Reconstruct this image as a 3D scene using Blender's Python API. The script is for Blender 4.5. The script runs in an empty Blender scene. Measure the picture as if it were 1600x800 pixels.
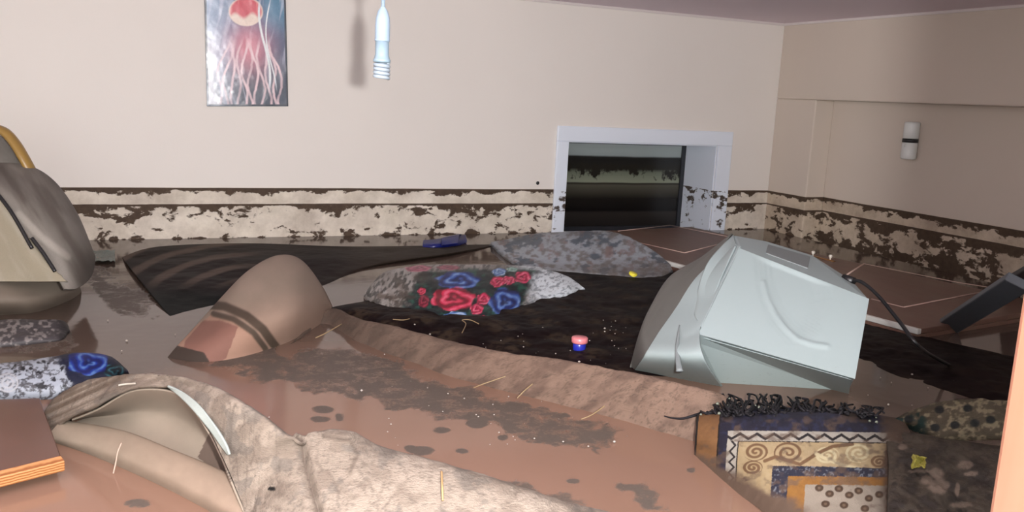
import bpy, bmesh, math, random
import numpy as np
from mathutils import Matrix, Vector
random.seed(7); RNG = np.random.RandomState(7)
S = bpy.context.scene; C = S.collection

# ------------------------------------------------------------------ camera
F_PX = 1389.0; EYE = 0.80
_A = np.array([-611, -280, F_PX]); _B = np.array([3200, -89, F_PX])
_dY = _A/np.linalg.norm(_A); _dX = _B-_dY*_B.dot(_dY); _dX /= np.linalg.norm(_dX); _dZ = np.cross(_dX, _dY)
RM = np.array([_dX, _dY, _dZ])               # photo-camera axes -> room axes
cam = bpy.data.cameras.new('camera'); cam_o = bpy.data.objects.new('camera', cam); C.objects.link(cam_o)
cam.sensor_width = 36; cam.lens = 36*F_PX/1600; cam.clip_start = 0.02
_r, _u, _b = RM@np.array([1,0,0]), RM@np.array([0,-1,0]), RM@np.array([0,0,-1])
cam_o.matrix_world = Matrix(((_r[0],_u[0],_b[0],0),(_r[1],_u[1],_b[1],0),(_r[2],_u[2],_b[2],EYE),(0,0,0,1)))
S.camera = cam_o

# ------------------------------------------------------------------ light
wd = bpy.data.worlds.new('world'); S.world = wd; wd.use_nodes = True
wd.node_tree.nodes['Background'].inputs[0].default_value = (0.95, 0.97, 1.0, 1)
wd.node_tree.nodes['Background'].inputs[1].default_value = 5.4
fl = bpy.data.lights.new('torch', 'POINT'); fl.energy = 400; fl.shadow_soft_size = 0.022; fl.color = (1.0, 0.98, 0.965)
fo = bpy.data.objects.new('torch', fl); C.objects.link(fo)
fo.location = RM@np.array([0.105, -0.035, 0.0]) + np.array([0, 0, EYE])
S.view_settings.view_transform = 'Standard'; S.view_settings.look = 'None'
S.view_settings.gamma = 1; S.view_settings.use_curve_mapping = False
S.view_settings.exposure = 0.0

# ------------------------------------------------------------------ helpers
def ray(px, py): return RM@np.array([px-800, py-400, F_PX])
def Wz(px, py, z=0.0):
    r = ray(px, py); return r*((z-EYE)/r[2])+np.array([0, 0, EYE])
def Wt(px, py, t): return RM@np.array([(px-800)*t/F_PX, (py-400)*t/F_PX, t])+np.array([0, 0, EYE])
def Wy(px, py, y):
    r = ray(px, py); return r*(y/r[1])+np.array([0, 0, EYE])
def Wx(px, py, x):
    r = ray(px, py); return r*(x/r[0])+np.array([0, 0, EYE])
def proj(P):
    c = (P-np.array([0, 0, EYE]))@RM
    return 800+F_PX*c[..., 0]/c[..., 2], 400+F_PX*c[..., 1]/c[..., 2]
def lin(c):
    c = np.asarray(c, float)/255.0
    return np.where(c <= 0.04045, c/12.92, ((c+0.055)/1.055)**2.4)

def _hash(ix, iy, s):
    n = (ix.astype(np.int64)*374761393+iy.astype(np.int64)*668265263+s*1442695041) & 0x7fffffff
    n = ((n ^ (n >> 13))*1274126177) & 0x7fffffff
    return ((n ^ (n >> 16)) & 0xffff)/65535.0
def vn(x, y, s=0):
    ix = np.floor(x); iy = np.floor(y); fx = x-ix; fy = y-iy
    fx = fx*fx*(3-2*fx); fy = fy*fy*(3-2*fy)
    a = _hash(ix, iy, s); b = _hash(ix+1, iy, s); c = _hash(ix, iy+1, s); d = _hash(ix+1, iy+1, s)
    return (a*(1-fx)+b*fx)*(1-fy)+(c*(1-fx)+d*fx)*fy
def fbm(x, y, s=0, o=4):
    r = 0; a = .5; t = 0
    for k in range(o):
        r = r+a*vn(x*2**k, y*2**k, s+k*17); t += a; a *= .55
    return r/t
def mix(a, b, m):
    m = np.clip(m, 0, 1)[..., None]; return a*(1-m)+b*m
def sm(a, b, x):
    t = np.clip((x-a)/(b-a), 0, 1); return t*t*(3-2*t)
def inpoly(X, Y, poly):
    r = np.zeros(X.shape, bool); n = len(poly)
    for i in range(n):
        x1, y1 = poly[i]; x2, y2 = poly[(i+1) % n]
        if y1 == y2: continue
        c = ((Y >= min(y1, y2)) & (Y < max(y1, y2)) & (X < (x2-x1)*(Y-y1)/(y2-y1)+x1)); r ^= c
    return r
def dline(X, Y, pts):
    d = np.full(X.shape, 1e9)
    for (x1, y1), (x2, y2) in zip(pts[:-1], pts[1:]):
        L = (x2-x1)**2+(y2-y1)**2
        t = np.clip(((X-x1)*(x2-x1)+(Y-y1)*(y2-y1))/max(L, 1e-9), 0, 1)
        d = np.minimum(d, np.hypot(X-x1-t*(x2-x1), Y-y1-t*(y2-y1)))
    return d

def tag(o, label=None, cat=None, group=None, kind=None):
    if label: o['label'] = label
    if cat: o['category'] = cat
    if group: o['group'] = group
    if kind: o['kind'] = kind
    return o
def thing(name, label, cat, loc, group=None):
    o = bpy.data.objects.new(name, None); C.objects.link(o); o.location = [float(v) for v in loc]; o.empty_display_size = .05
    return tag(o, label, cat, group)
def link(name, me, mat, parent=None, smooth=True):
    o = bpy.data.objects.new(name, me); C.objects.link(o)
    if mat: me.materials.append(mat)
    if smooth: me.polygons.foreach_set('use_smooth', [True]*len(me.polygons))
    if parent:
        o.parent = parent; me.transform(Matrix.Translation(-parent.location))
    return o
def mesh_np(name, V, Fq, mat, parent=None, col=None, smooth=True):
    me = bpy.data.meshes.new(name)
    me.from_pydata([tuple(map(float, v)) for v in V], [], Fq)
    me.update()
    if col is not None:
        a = me.color_attributes.new('Col', 'FLOAT_COLOR', 'POINT')
        c4 = np.ones((len(V), 4), np.float32); c4[:, :3] = np.clip(col, 0, 1); a.data.foreach_set('color', c4.ravel())
    return link(name, me, mat, parent, smooth)
def bm_obj(name, bm, mat, parent=None, smooth=False):
    bmesh.ops.recalc_face_normals(bm, faces=bm.faces[:])
    me = bpy.data.meshes.new(name); bm.to_mesh(me); bm.free()
    return link(name, me, mat, parent, smooth)
def box(bm, lo, hi):
    vs = [bm.verts.new((x, y, z)) for x in (lo[0], hi[0]) for y in (lo[1], hi[1]) for z in (lo[2], hi[2])]
    for f in ((0,1,3,2),(4,6,7,5),(0,4,5,1),(2,3,7,6),(0,2,6,4),(1,5,7,3)): bm.faces.new([vs[i] for i in f])
def bevel(o, w, seg=2):
    m = o.modifiers.new('bevel', 'BEVEL'); m.width = w; m.segments = seg; m.limit_method = 'ANGLE'; m.angle_limit = math.radians(35)
def solid(o, t, off=-1):
    m = o.modifiers.new('solid', 'SOLIDIFY'); m.thickness = t; m.offset = off
def cr(P, n, closed=False):
    """Catmull-Rom resample P (k,...) along axis 0 into n samples"""
    k = len(P)
    s = np.linspace(0, k if closed else k-1, n, endpoint=not closed)
    i = np.minimum(np.floor(s).astype(int), (k-1 if closed else k-2)); t = (s-i).reshape((-1,)+(1,)*(P.ndim-1))
    def g(j): return P[j % k] if closed else P[np.clip(j, 0, k-1)]
    p0, p1, p2, p3 = g(i-1), g(i), g(i+1), g(i+2)
    return .5*((2*p1)+(-p0+p2)*t+(2*p0-5*p1+4*p2-p3)*t*t+(-p0+3*p1-3*p2+p3)*t**3)
def grid(rows, nu, nv, closed=False):
    """rows: list (v) of lists (u) of 3-D points -> smooth (nv,nu,3) grid"""
    m = max(len(r) for r in rows)
    R_ = [np.array(r, float) if len(r) == m else cr(np.array(r, float), m) for r in rows]
    P = np.array(R_)
    P = cr(P, nv, closed)
    return np.swapaxes(cr(np.swapaxes(P, 0, 1), nu), 0, 1)
def gmesh(name, G, mat, parent=None, paint=None, closed=False, disp=None, thick=None):
    nv, nu = G.shape[:2]
    if disp is not None:
        du = np.gradient(G, axis=1); dv = np.gradient(G, axis=0); N = np.cross(du, dv)
        N /= np.linalg.norm(N, axis=2, keepdims=True)+1e-9
        if N[..., 2].mean() < 0 and not closed: N = -N
        U, V = np.meshgrid(np.linspace(0, 1, nu), np.linspace(0, 1, nv)); G = G+N*disp(U, V, G)[..., None]
    idx = np.arange(nv*nu).reshape(nv, nu)
    a = idx if closed else idx[:-1]; b = np.roll(idx, -1, 0) if closed else idx[1:]
    Fq = np.stack([a[:, :-1], a[:, 1:], b[:, 1:], b[:, :-1]], -1).reshape(-1, 4).tolist()
    if closed: Fq += [idx[:, 0].tolist(), idx[::-1, -1].tolist()]
    col = None
    if paint is not None:
        X, Y = proj(G); U, V = np.meshgrid(np.linspace(0, 1, nu), np.linspace(0, 1, nv))
        col = paint(X, Y, U, V, G).reshape(-1, 3)
    o = mesh_np(name, G.reshape(-1, 3), Fq, mat, parent, col)
    if thick: solid(o, thick, 0)
    return o
def Z(pts): return [Wz(*p) for p in pts]
def T(pts): return [Wt(*p) for p in pts]
def tube(name, pts, r, mat, parent=None, n=8, samples=None, flat=1.0):
    P = np.array(pts, float)
    if samples and len(P) > 2: P = cr(P, samples)
    rr = np.full(len(P), r) if np.isscalar(r) else np.interp(np.linspace(0, 1, len(P)), np.linspace(0, 1, len(r)), r)
    t = np.gradient(P, axis=0); V = []; ref = np.array([0, 0, 1.0])
    if abs((t[0]/np.linalg.norm(t[0]))[2]) > .9: ref = np.array([0, 1.0, 0])
    for i in range(len(P)):
        tt = t[i]/(np.linalg.norm(t[i])+1e-12); s = np.cross(tt, ref); s /= np.linalg.norm(s)+1e-12; u = np.cross(s, tt); ref = u
        for k in range(n):
            a = 2*math.pi*k/n; V.append(P[i]+rr[i]*(math.cos(a)*s+flat*math.sin(a)*u))
    Fq = [(i*n+k, i*n+(k+1) % n, (i+1)*n+(k+1) % n, (i+1)*n+k) for i in range(len(P)-1) for k in range(n)]
    Fq += [tuple(range(n-1, -1, -1)), tuple((len(P)-1)*n+k for k in range(n))]
    if name is None: return V, Fq
    return mesh_np(name, V, Fq, mat, parent)
def multi(name, parts, mat, parent=None, smooth=True):
    V = []; Fq = []
    for v, f in parts:
        b = len(V); V += list(v); Fq += [tuple(i+b for i in q) for q in f]
    return mesh_np(name, V, Fq, mat, parent, smooth=smooth)
def lathe(name, prof, mat, parent=None, loc=(0,0,0), n=32, cap=True):
    V = [(loc[0]+r*math.cos(2*math.pi*k/n), loc[1]+r*math.sin(2*math.pi*k/n), loc[2]+z) for r, z in prof for k in range(n)]
    m = len(prof)
    Fq = [(i*n+k, i*n+(k+1) % n, (i+1)*n+(k+1) % n, (i+1)*n+k) for i in range(m-1) for k in range(n)]
    if cap: Fq += [tuple(range(n-1, -1, -1)), tuple((m-1)*n+k for k in range(n))]
    return mesh_np(name, V, Fq, mat, parent)

# ------------------------------------------------------------------ materials
class NT:
    def __init__(s, name):
        s.m = bpy.data.materials.new(name); s.m.use_nodes = True; s.t = s.m.node_tree; s.b = s.t.nodes['Principled BSDF']
    def n(s, k, **a):
        x = s.t.nodes.new(k)
        for q, v in a.items(): setattr(x, q, v)
        return x
    def l(s, a, b): s.t.links.new(a, b)
    def math(s, op, a, b=None, clamp=False):
        x = s.n('ShaderNodeMath', operation=op, use_clamp=clamp)
        for i, v in enumerate((a, b)):
            if v is None: continue
            if isinstance(v, (int, float)): x.inputs[i].default_value = v
            else: s.l(v, x.inputs[i])
        return x.outputs[0]
    def noise(s, scale, det=4, rough=.6, vec=None, dist=0):
        x = s.n('ShaderNodeTexNoise'); x.inputs['Scale'].default_value = scale; x.inputs['Detail'].default_value = det
        x.inputs['Roughness'].default_value = rough; x.inputs['Distortion'].default_value = dist
        if vec is not None: s.l(vec, x.inputs['Vector'])
        return x.outputs[0]
    def pos(s, sc=(1, 1, 1)):
        g = s.n('ShaderNodeTexCoord'); mp = s.n('ShaderNodeMapping'); mp.inputs['Scale'].default_value = sc
        s.l(g.outputs['Object'], mp.inputs['Vector']); return mp.outputs[0]
    def ramp(s, f, stops, interp='LINEAR'):
        if min((min(c) if isinstance(c, tuple) else c) for p_, c in stops) < 0:       # ramps cannot hold negatives: shift, then shift back
            return s.math('SUBTRACT', s.ramp(f, [(p_, c+1.0) for p_, c in stops], interp), 1.0)
        x = s.n('ShaderNodeValToRGB'); s.l(f, x.inputs[0]); e = x.color_ramp; e.interpolation = interp
        while len(e.elements) > 1: e.elements.remove(e.elements[-1])
        for i, (p, c) in enumerate(stops):
            q = e.elements[0] if i == 0 else e.elements.new(p)
            q.position = p; q.color = (c, c, c, 1) if isinstance(c, (int, float)) else tuple(c)+(1,)
        return x.outputs[0]
    def mixc(s, f, a, b):
        x = s.n('ShaderNodeMix', data_type='RGBA')
        if isinstance(f, (int, float)): x.inputs[0].default_value = f
        else: s.l(f, x.inputs[0])
        for i, v in ((6, a), (7, b)):
            if isinstance(v, (tuple, list, np.ndarray)): x.inputs[i].default_value = tuple(v)+(1,) if len(v) == 3 else v
            else: s.l(v, x.inputs[i])
        return x.outputs[2]
    def bump(s, h, st=.3, d=.01):
        x = s.n('ShaderNodeBump'); x.inputs['Strength'].default_value = st; x.inputs['Distance'].default_value = d
        s.l(h, x.inputs['Height']); s.l(x.outputs[0], s.b.inputs['Normal'])
def L3(r, g, b): return tuple(float(v) for v in lin((r, g, b)))
def plain(name, c, rough=.5, metal=0, var=.12, scale=30, bump=0, coat=0, spec=.5):
    m = NT(name); nz = m.noise(scale, 5)
    m.l(m.mixc(nz, tuple(v*(1-var) for v in L3(*c)), tuple(min(1, v*(1+var)) for v in L3(*c))), m.b.inputs['Base Color'])
    m.b.inputs['Roughness'].default_value = rough; m.b.inputs['Metallic'].default_value = metal
    m.b.inputs['Coat Weight'].default_value = coat; m.b.inputs['Specular IOR Level'].default_value = spec
    if bump: m.bump(nz, bump, .004)
    return m.m
def painted(name, rough=.8, bump=.3, bscale=250, spec=.3, coat=0, sheen=0, mud=None, mudscale=14, mudlo=.5, mudhi=.65, wet=.58):
    m = NT(name); a = m.n('ShaderNodeVertexColor', layer_name='Col'); c = a.outputs[0]
    nz = m.noise(bscale, 5, .65)
    x = m.n('ShaderNodeMix', data_type='RGBA', blend_type='MULTIPLY'); x.inputs[0].default_value = .5; g_ = m.n('ShaderNodeMix', data_type='RGBA', blend_type='MULTIPLY'); g_.inputs[0].default_value = 1; g_.inputs[7].default_value = (wet, wet, wet, 1)
    m.l(c, g_.inputs[6]); c = g_.outputs[2]
    m.l(c, x.inputs[6]); m.l(m.ramp(nz, [(.2, .55), (.75, 1.0)]), x.inputs[7]); c = x.outputs[2]
    if mud:
        k = m.ramp(m.noise(mudscale, 8, .7), [(mudlo, 0.0), (mudhi, 1.0)]); c = m.mixc(k, c, L3(*mud))
    m.l(c, m.b.inputs['Base Color']); m.b.inputs['Roughness'].default_value = rough
    m.b.inputs['Specular IOR Level'].default_value = spec; m.b.inputs['Coat Weight'].default_value = coat; m.b.inputs['Coat Roughness'].default_value = .25
    m.b.inputs['Sheen Weight'].default_value = sheen
    if bump: m.bump(nz, bump, .004)
    return m.m

def wall_mat(name, dirt=0.0, base=(228, 222, 216)):
    m = NT(name); p = m.pos(); sx = m.n('ShaderNodeSeparateXYZ'); m.l(p, sx.inputs[0]); z = sx.outputs[2]
    wob = m.math('MULTIPLY', m.math('SUBTRACT', m.noise(1.3, 2, vec=p), .5), .008)
    zz = m.math('ADD', z, wob)
    zn = m.math('DIVIDE', zz, 0.3, True)                # 0..1 over the lowest 30 cm
    # how likely mud clings at each height: two tide lines and the ragged patches under them
    bias = m.ramp(zn, [(0, .10), (.04, .04), (.22, .0), (.40, .06), (.50, .10), (.555, .13), (.572, .34), (.59, .34), (.60, -.3), (.68, -.12), (.76, .02), (.82, .12), (.862, .36), (.873, .36), (.876, -1)])
    n1 = m.noise(10, 8, .60, vec=m.pos((1.0, 1.0, 1.6)), dist=.3); n2 = m.noise(2.2, 2, .5, vec=p)
    v = m.math('ADD', m.math('ADD', n1, bias), m.math('MULTIPLY', m.math('SUBTRACT', n2, .5), .35))
    mk = m.ramp(v, [(.585-dirt, 0.0), (.625-dirt, 1.0)])
    cream = m.mixc(m.noise(5, 3, vec=p), L3(base[0]-6, base[1]-8, base[2]-20), L3(base[0]+2, base[1]-2, base[2]-6))
    clean = m.mixc(m.noise(1.2, 3, vec=p), L3(*[v-5 for v in base]), L3(*[v+4 for v in base]))
    low = m.ramp(zz, [(.262, 1.0), (.264, 0.0)]) 
    c = m.mixc(low, clean, cream)
    film = m.math('MULTIPLY', m.math('MULTIPLY', low, m.ramp(m.noise(6, 6, .7, vec=p), [(.35, 0.0), (.7, 1.0)])), .45+dirt*2.5)
    c = m.mixc(film, c, L3(120, 100, 84))
    mudc = m.mixc(m.noise(40, 4, vec=p), L3(58, 46, 38), L3(92, 76, 62))
    m.l(m.mixc(mk, c, mudc), m.b.inputs['Base Color'])
    m.b.inputs['Roughness'].default_value = .75; m.b.inputs['Specular IOR Level'].default_value = .25
    m.bump(m.math('ADD', m.math('MULTIPLY', mk, .6), m.math('MULTIPLY', m.noise(160, 3, vec=p), .25)), .25, .004)
    return m.m
M_wall = wall_mat('wall_back_paint', 0.01); M_wallr = wall_mat('wall_right_paint', .055, (206, 194, 182))
M_ceil = plain('ceiling_paint', (232, 218, 228), .8, var=.03, scale=3)
M_white = plain('white_plastic', (226, 232, 240), .35, var=.03, scale=6)
M_lamp = plain('lamp_white', (134, 152, 168), .3, var=.02)
M_black = plain('black_rubber', (22, 22, 24), .4)

# ------------------------------------------------------------------ room
D, R, CZ = 4.79, 3.975, 1.353
REC = 0.15                                             # recess of the right wall behind beam and pillar
wx0, wx1, wz1 = 2.448, 3.531, 0.552; GY = D+0.36
bm = bmesh.new()
box(bm, (-1.0, D, -1.0), (wx0, D+.5, CZ)); box(bm, (wx1, D, -1.0), (R+.4, D+.5, CZ)); box(bm, (wx0, D, wz1), (wx1, D+.5, CZ)); box(bm, (wx0, D, -1.0), (wx1, D+.5, -.06))
tag(bm_obj('wall_back', bm, M_wall), 'long beige back wall with two muddy tide lines above the water', kind='structure')
bm = bmesh.new()
py0 = 4.42; bz = 0.872
box(bm, (R+REC, 0.02, -1.0), (R+.4, D, CZ)); box(bm, (R, 0.02, bz), (R+REC, D, CZ)); box(bm, (R, py0, -1.0), (R+REC, D, bz))
o = bm_obj('wall_right', bm, M_wallr); bevel(o, .008); tag(o, 'darker beige right wall with recess under a beam', kind='structure')
bm = bmesh.new(); box(bm, (-1.2, 0.35, -1.0), (-1.0, D+.1, CZ)); tag(bm_obj('wall_left', bm, M_wall), 'beige left wall', kind='structure')
bm = bmesh.new(); box(bm, (-1.2, 0.35, CZ), (R+.4, D+.5, CZ+.1)); tag(bm_obj('ceiling', bm, M_ceil), 'plain mauve grey ceiling', kind='structure')
bm = bmesh.new(); box(bm, (-1.2, 0.35, -1.1), (R+.4, D+.8, -1.0)); tag(bm_obj('floor', bm, plain('floor_mud', (90, 74, 60), .8)), 'submerged floor', kind='structure')
M_corn = plain('cornice', (212, 204, 202), .7, var=.02)
bm = bmesh.new(); box(bm, (-1.0, D-.012, CZ-.014), (R, D, CZ)); tag(bm_obj('trim_1', bm, M_corn), 'thin pale cornice along the back wall', kind='structure')
bm = bmesh.new(); box(bm, (R-.012, 0.75, CZ-.014), (R, D-.012, CZ)); tag(bm_obj('trim_2', bm, M_corn), 'thin pale cornice along the right wall', kind='structure')

# window in its deep reveal
def frame_mat():
    m = NT('window_white'); p = m.pos(); sx = m.n('ShaderNodeSeparateXYZ'); m.l(p, sx.inputs[0]); z = sx.outputs[2]
    bias = m.ramp(m.math('DIVIDE', z, .3, True), [(0, .06), (.3, .0), (.5, .1), (.62, .12), (.8, .1), (.86, .14), (.88, -1)])
    mk = m.ramp(m.math('ADD', m.noise(14, 7, .62, vec=m.pos((1, 1, 1.8))), bias), [(.62, 0.0), (.68, 1.0)])
    m.l(m.mixc(mk, L3(226, 234, 246), L3(74, 64, 58)), m.b.inputs['Base Color']); m.b.inputs['Roughness'].default_value = .35
    return m.m
M_frame = frame_mat()
ox0, ox1, oz1 = 2.369, 3.640, .643
win = thing('window_1', None, None, (3.0, D, 0)); win['kind'] = 'structure'; win['label'] = 'low basement window in a white framed deep reveal'
bm = bmesh.new()
for lo, hi in (((ox0, D-.018, -.1), (wx0, D+.0, wz1)), ((wx1, D-.018, -.1), (ox1, D+.0, wz1)), ((ox0, D-.018, wz1), (ox1, D+.0, oz1))): box(bm, lo, hi)
o = bm_obj('architrave', bm, M_frame, win); bevel(o, .004)
bm = bmesh.new()
box(bm, (wx1-.006, D+.001, -.055), (wx1-.0005, GY, wz1-.006)); box(bm, (wx0+.0005, D+.001, -.055), (wx0+.006, GY, wz1-.006)); box(bm, (wx0+.0005, D+.001, wz1-.006), (wx1-.0005, GY, wz1-.0005))
bm_obj('reveal_lining', bm, M_frame, win)
M_sash = plain('sash_dark', (34, 36, 42), .4, var=.05)
bm = bmesh.new(); f_ = .03
box(bm, (wx0+.007, GY-.03, -.05), (wx0+.007+f_, GY, wz1-.007)); box(bm, (wx1-.007-f_, GY-.03, -.05), (wx1-.007, GY, wz1-.007)); box(bm, (wx0+.007+f_, GY-.03, wz1-.007-f_*.7), (wx1-.007-f_, GY, wz1-.007)); box(bm, (wx0+.007+f_, GY-.03, -.05), (wx1-.007-f_, GY, -.02))
bm_obj('sash', bm, M_sash, win)
m = NT('muddy_glass'); p = m.pos(); sx = m.n('ShaderNodeSeparateXYZ'); m.l(p, sx.inputs[0]); z = sx.outputs[2]
zn = m.math('DIVIDE', m.math('ADD', z, m.math('MULTIPLY', m.math('SUBTRACT', m.noise(3, 2, vec=m.pos((1, 1, .2))), .5), .01)), .55, True)
base = m.ramp(zn, [(0, L3(34, 31, 30)), (.12, L3(44, 40, 38)), (.16, L3(14, 13, 14)), (.30, L3(26, 24, 22)), (.46, L3(80, 78, 68)), (.485, L3(34, 32, 28)), (.50, L3(134, 140, 122)), (.62, L3(104, 110, 96)), (.66, L3(36, 36, 33)), (.77, L3(26, 26, 26)), (.80, L3(34, 34, 34)), (.82, L3(150, 160, 160)), (1, L3(170, 180, 180))])
bias = m.ramp(zn, [(0, -.3), (.5, -.25), (.52, .02), (.6, .12), (.7, .2), (.8, -.3), (1, -.3)])
mk = m.ramp(m.math('ADD', m.noise(16, 7, .65, vec=m.pos((1, 1, .8))), bias), [(.60, 0.0), (.68, 1.0)])
gc = m.mixc(mk, base, L3(34, 32, 28)); m.l(gc, m.b.inputs['Base Color'])
m.b.inputs['Roughness'].default_value = .22; m.b.inputs['Specular IOR Level'].default_value = .35
bm = bmesh.new(); box(bm, (wx0+.037, GY-.018, -.02), (wx1-.037, GY-.012, wz1-.028)); 
me_o = bm_obj('pane', bm, m.m, win); me_o['label'] = 'mud-caked dark glass'
# -- mesh of pane is relative to window root, so shift its z coordinate is unchanged (root at z=0)

# small dark hole in wall
bm = bmesh.new(); c = Wy(840, 286, D); bmesh.ops.create_uvsphere(bm, u_segments=12, v_segments=8, radius=.011)
bmesh.ops.scale(bm, vec=(1, .4, 1), verts=bm.verts); bmesh.ops.translate(bm, vec=(c[0], D-.002, c[2]), verts=bm.verts)
tag(bm_obj('wall_plug', bm, M_black, smooth=True), 'tiny black plug in the back wall left of the window', 'plug')

# door post beside the camera
def cam3(x, y, z): return RM@np.array([x, y, z])+np.array([0, 0, EYE])
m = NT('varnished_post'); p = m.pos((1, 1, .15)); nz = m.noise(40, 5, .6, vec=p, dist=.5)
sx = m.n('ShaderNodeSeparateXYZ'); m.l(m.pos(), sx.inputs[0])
m.l(m.mixc(m.ramp(sx.outputs[0], [(.022, 0.0), (.034, .8)]), m.mixc(nz, L3(88, 54, 40), L3(100, 68, 55)), m.mixc(nz, L3(108, 82, 80), L3(128, 108, 104))), m.b.inputs['Base Color']); m.b.inputs['Roughness'].default_value = .3; m.b.inputs['Coat Weight'].default_value = .5  # orange varnish; pale pink right side paints in the overexposed glare
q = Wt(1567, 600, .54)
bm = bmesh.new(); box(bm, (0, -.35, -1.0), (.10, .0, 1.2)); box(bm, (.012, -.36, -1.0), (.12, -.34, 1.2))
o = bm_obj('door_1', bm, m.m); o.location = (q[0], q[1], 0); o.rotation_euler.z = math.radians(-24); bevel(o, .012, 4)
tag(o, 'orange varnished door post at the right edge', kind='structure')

bm = bmesh.new(); box(bm, (q[0]+.13, -.12, -1.0), (R+.4, .02, CZ)); tag(bm_obj('wall_front', bm, M_wallr), 'unseen wall beside the doorway, added to block ambient light', kind='structure')  # out of view, added to keep ambient light off the right wall
# ------------------------------------------------------------------ water
m = NT('flood_water'); a = m.n('ShaderNodeVertexColor', layer_name='Col'); sp = m.n('ShaderNodeSeparateColor'); m.l(a.outputs[0], sp.inputs[0])
p = m.pos(); n1 = m.noise(16, 8, .7, vec=p, dist=.4); n2 = m.noise(110, 5, .7, vec=p); n3 = m.noise(2.5, 3, .5, vec=p)
v = m.math('ADD', sp.outputs[0], m.math('MULTIPLY', m.math('SUBTRACT', n1, .5), .9))
v = m.math('ADD', v, m.math('MULTIPLY', m.math('SUBTRACT', n2, .5), .35))
mk = m.ramp(v, [(.46, 0.0), (.62, 1.0)])
wc = m.mixc(n3, L3(112, 86, 72), L3(122, 96, 82)); wc = m.mixc(sp.outputs[1], wc, L3(74, 64, 58))
sc = m.mixc(n2, L3(60, 53, 48), L3(94, 84, 76))
m.l(m.mixc(mk, wc, sc), m.b.inputs['Base Color'])
m.l(m.ramp(mk, [(0, .09), (1, .6)]), m.b.inputs['Roughness']); m.b.inputs['IOR'].default_value = 1.33
m.bump(m.math('ADD', m.math('MULTIPLY', m.noise(7, 2, vec=p), .35), m.math('MULTIPLY', mk, m.math('MULTIPLY', n2, .5))), .12, .02)
xs = np.linspace(-.999, R-.001, 520); ys = np.linspace(.36, D-.001, 520)
X_, Y_ = np.meshgrid(xs, ys); G = np.stack([X_, Y_, np.zeros_like(X_)], -1)
def water_paint(X, Y, U, V, G):
    r = np.zeros(X.shape)
    for poly in ([(385, 575), (470, 545), (560, 545), (640, 575), (760, 608), (860, 632), (960, 662), (975, 700), (930, 716), (850, 700), (760, 670), (700, 660), (600, 640), (500, 612), (400, 600)],
                 [(330, 540), (420, 520), (470, 560), (430, 600), (340, 575)],
                 [(720, 738), (800, 745), (900, 775), (960, 800), (850, 790), (760, 765)],
                 [(935, 755), (1010, 750), (1030, 775), (1070, 800), (1000, 795), (950, 775)],
                 [(0, 500), (30, 495), (110, 520), (130, 545), (60, 550), (0, 545)],
                 [(140, 405), (240, 460), (260, 500), (190, 490), (130, 450)]):
        wx = 60*(fbm(X/34, Y/22, 201, 5)-.5); wy = 34*(fbm(X/34, Y/22, 207, 5)-.5)
        k = sum(inpoly(X+wx+dx_, Y+wy+dy_, poly)*1.0 for dx_, dy_ in ((0, 0), (9, 0), (-9, 0), (0, 5), (0, -5), (18, 0), (-18, 0), (0, 9), (0, -9)))/9; r = np.maximum(r, k*.62)
    for cx, cy, rx, ry in ((660, 705, 26, 9), (745, 662, 20, 9), (722, 705, 12, 5), (785, 684, 10, 6), (690, 672, 16, 6), (895, 752, 14, 5), (505, 640, 22, 7), (530, 652, 10, 8), (215, 787, 26, 9), (1080, 735, 9, 5), (640, 700, 12, 6), (560, 695, 14, 5), (500, 655, 20, 6)):
        r = np.maximum(r, .72*sm(1.5, .5, np.hypot((X-cx)/rx, (Y-cy)/ry)))
    grey = np.clip(sm(620, 480, Y)+sm(420, 180, X)*sm(650, 560, Y), 0, 1)*.85  # weaker light over the back and left water, painted as greyer colour
    grey = np.maximum(grey, sm(1180, 1400, X)*.9)  # same painted dimming towards the right
    return np.stack([r, grey, 0*r], -1)
o = gmesh('flood_water', G, m.m, paint=water_paint)
tag(o, 'muddy brown flood water with grey floating scum filling the room', 'water', kind='stuff')

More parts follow.
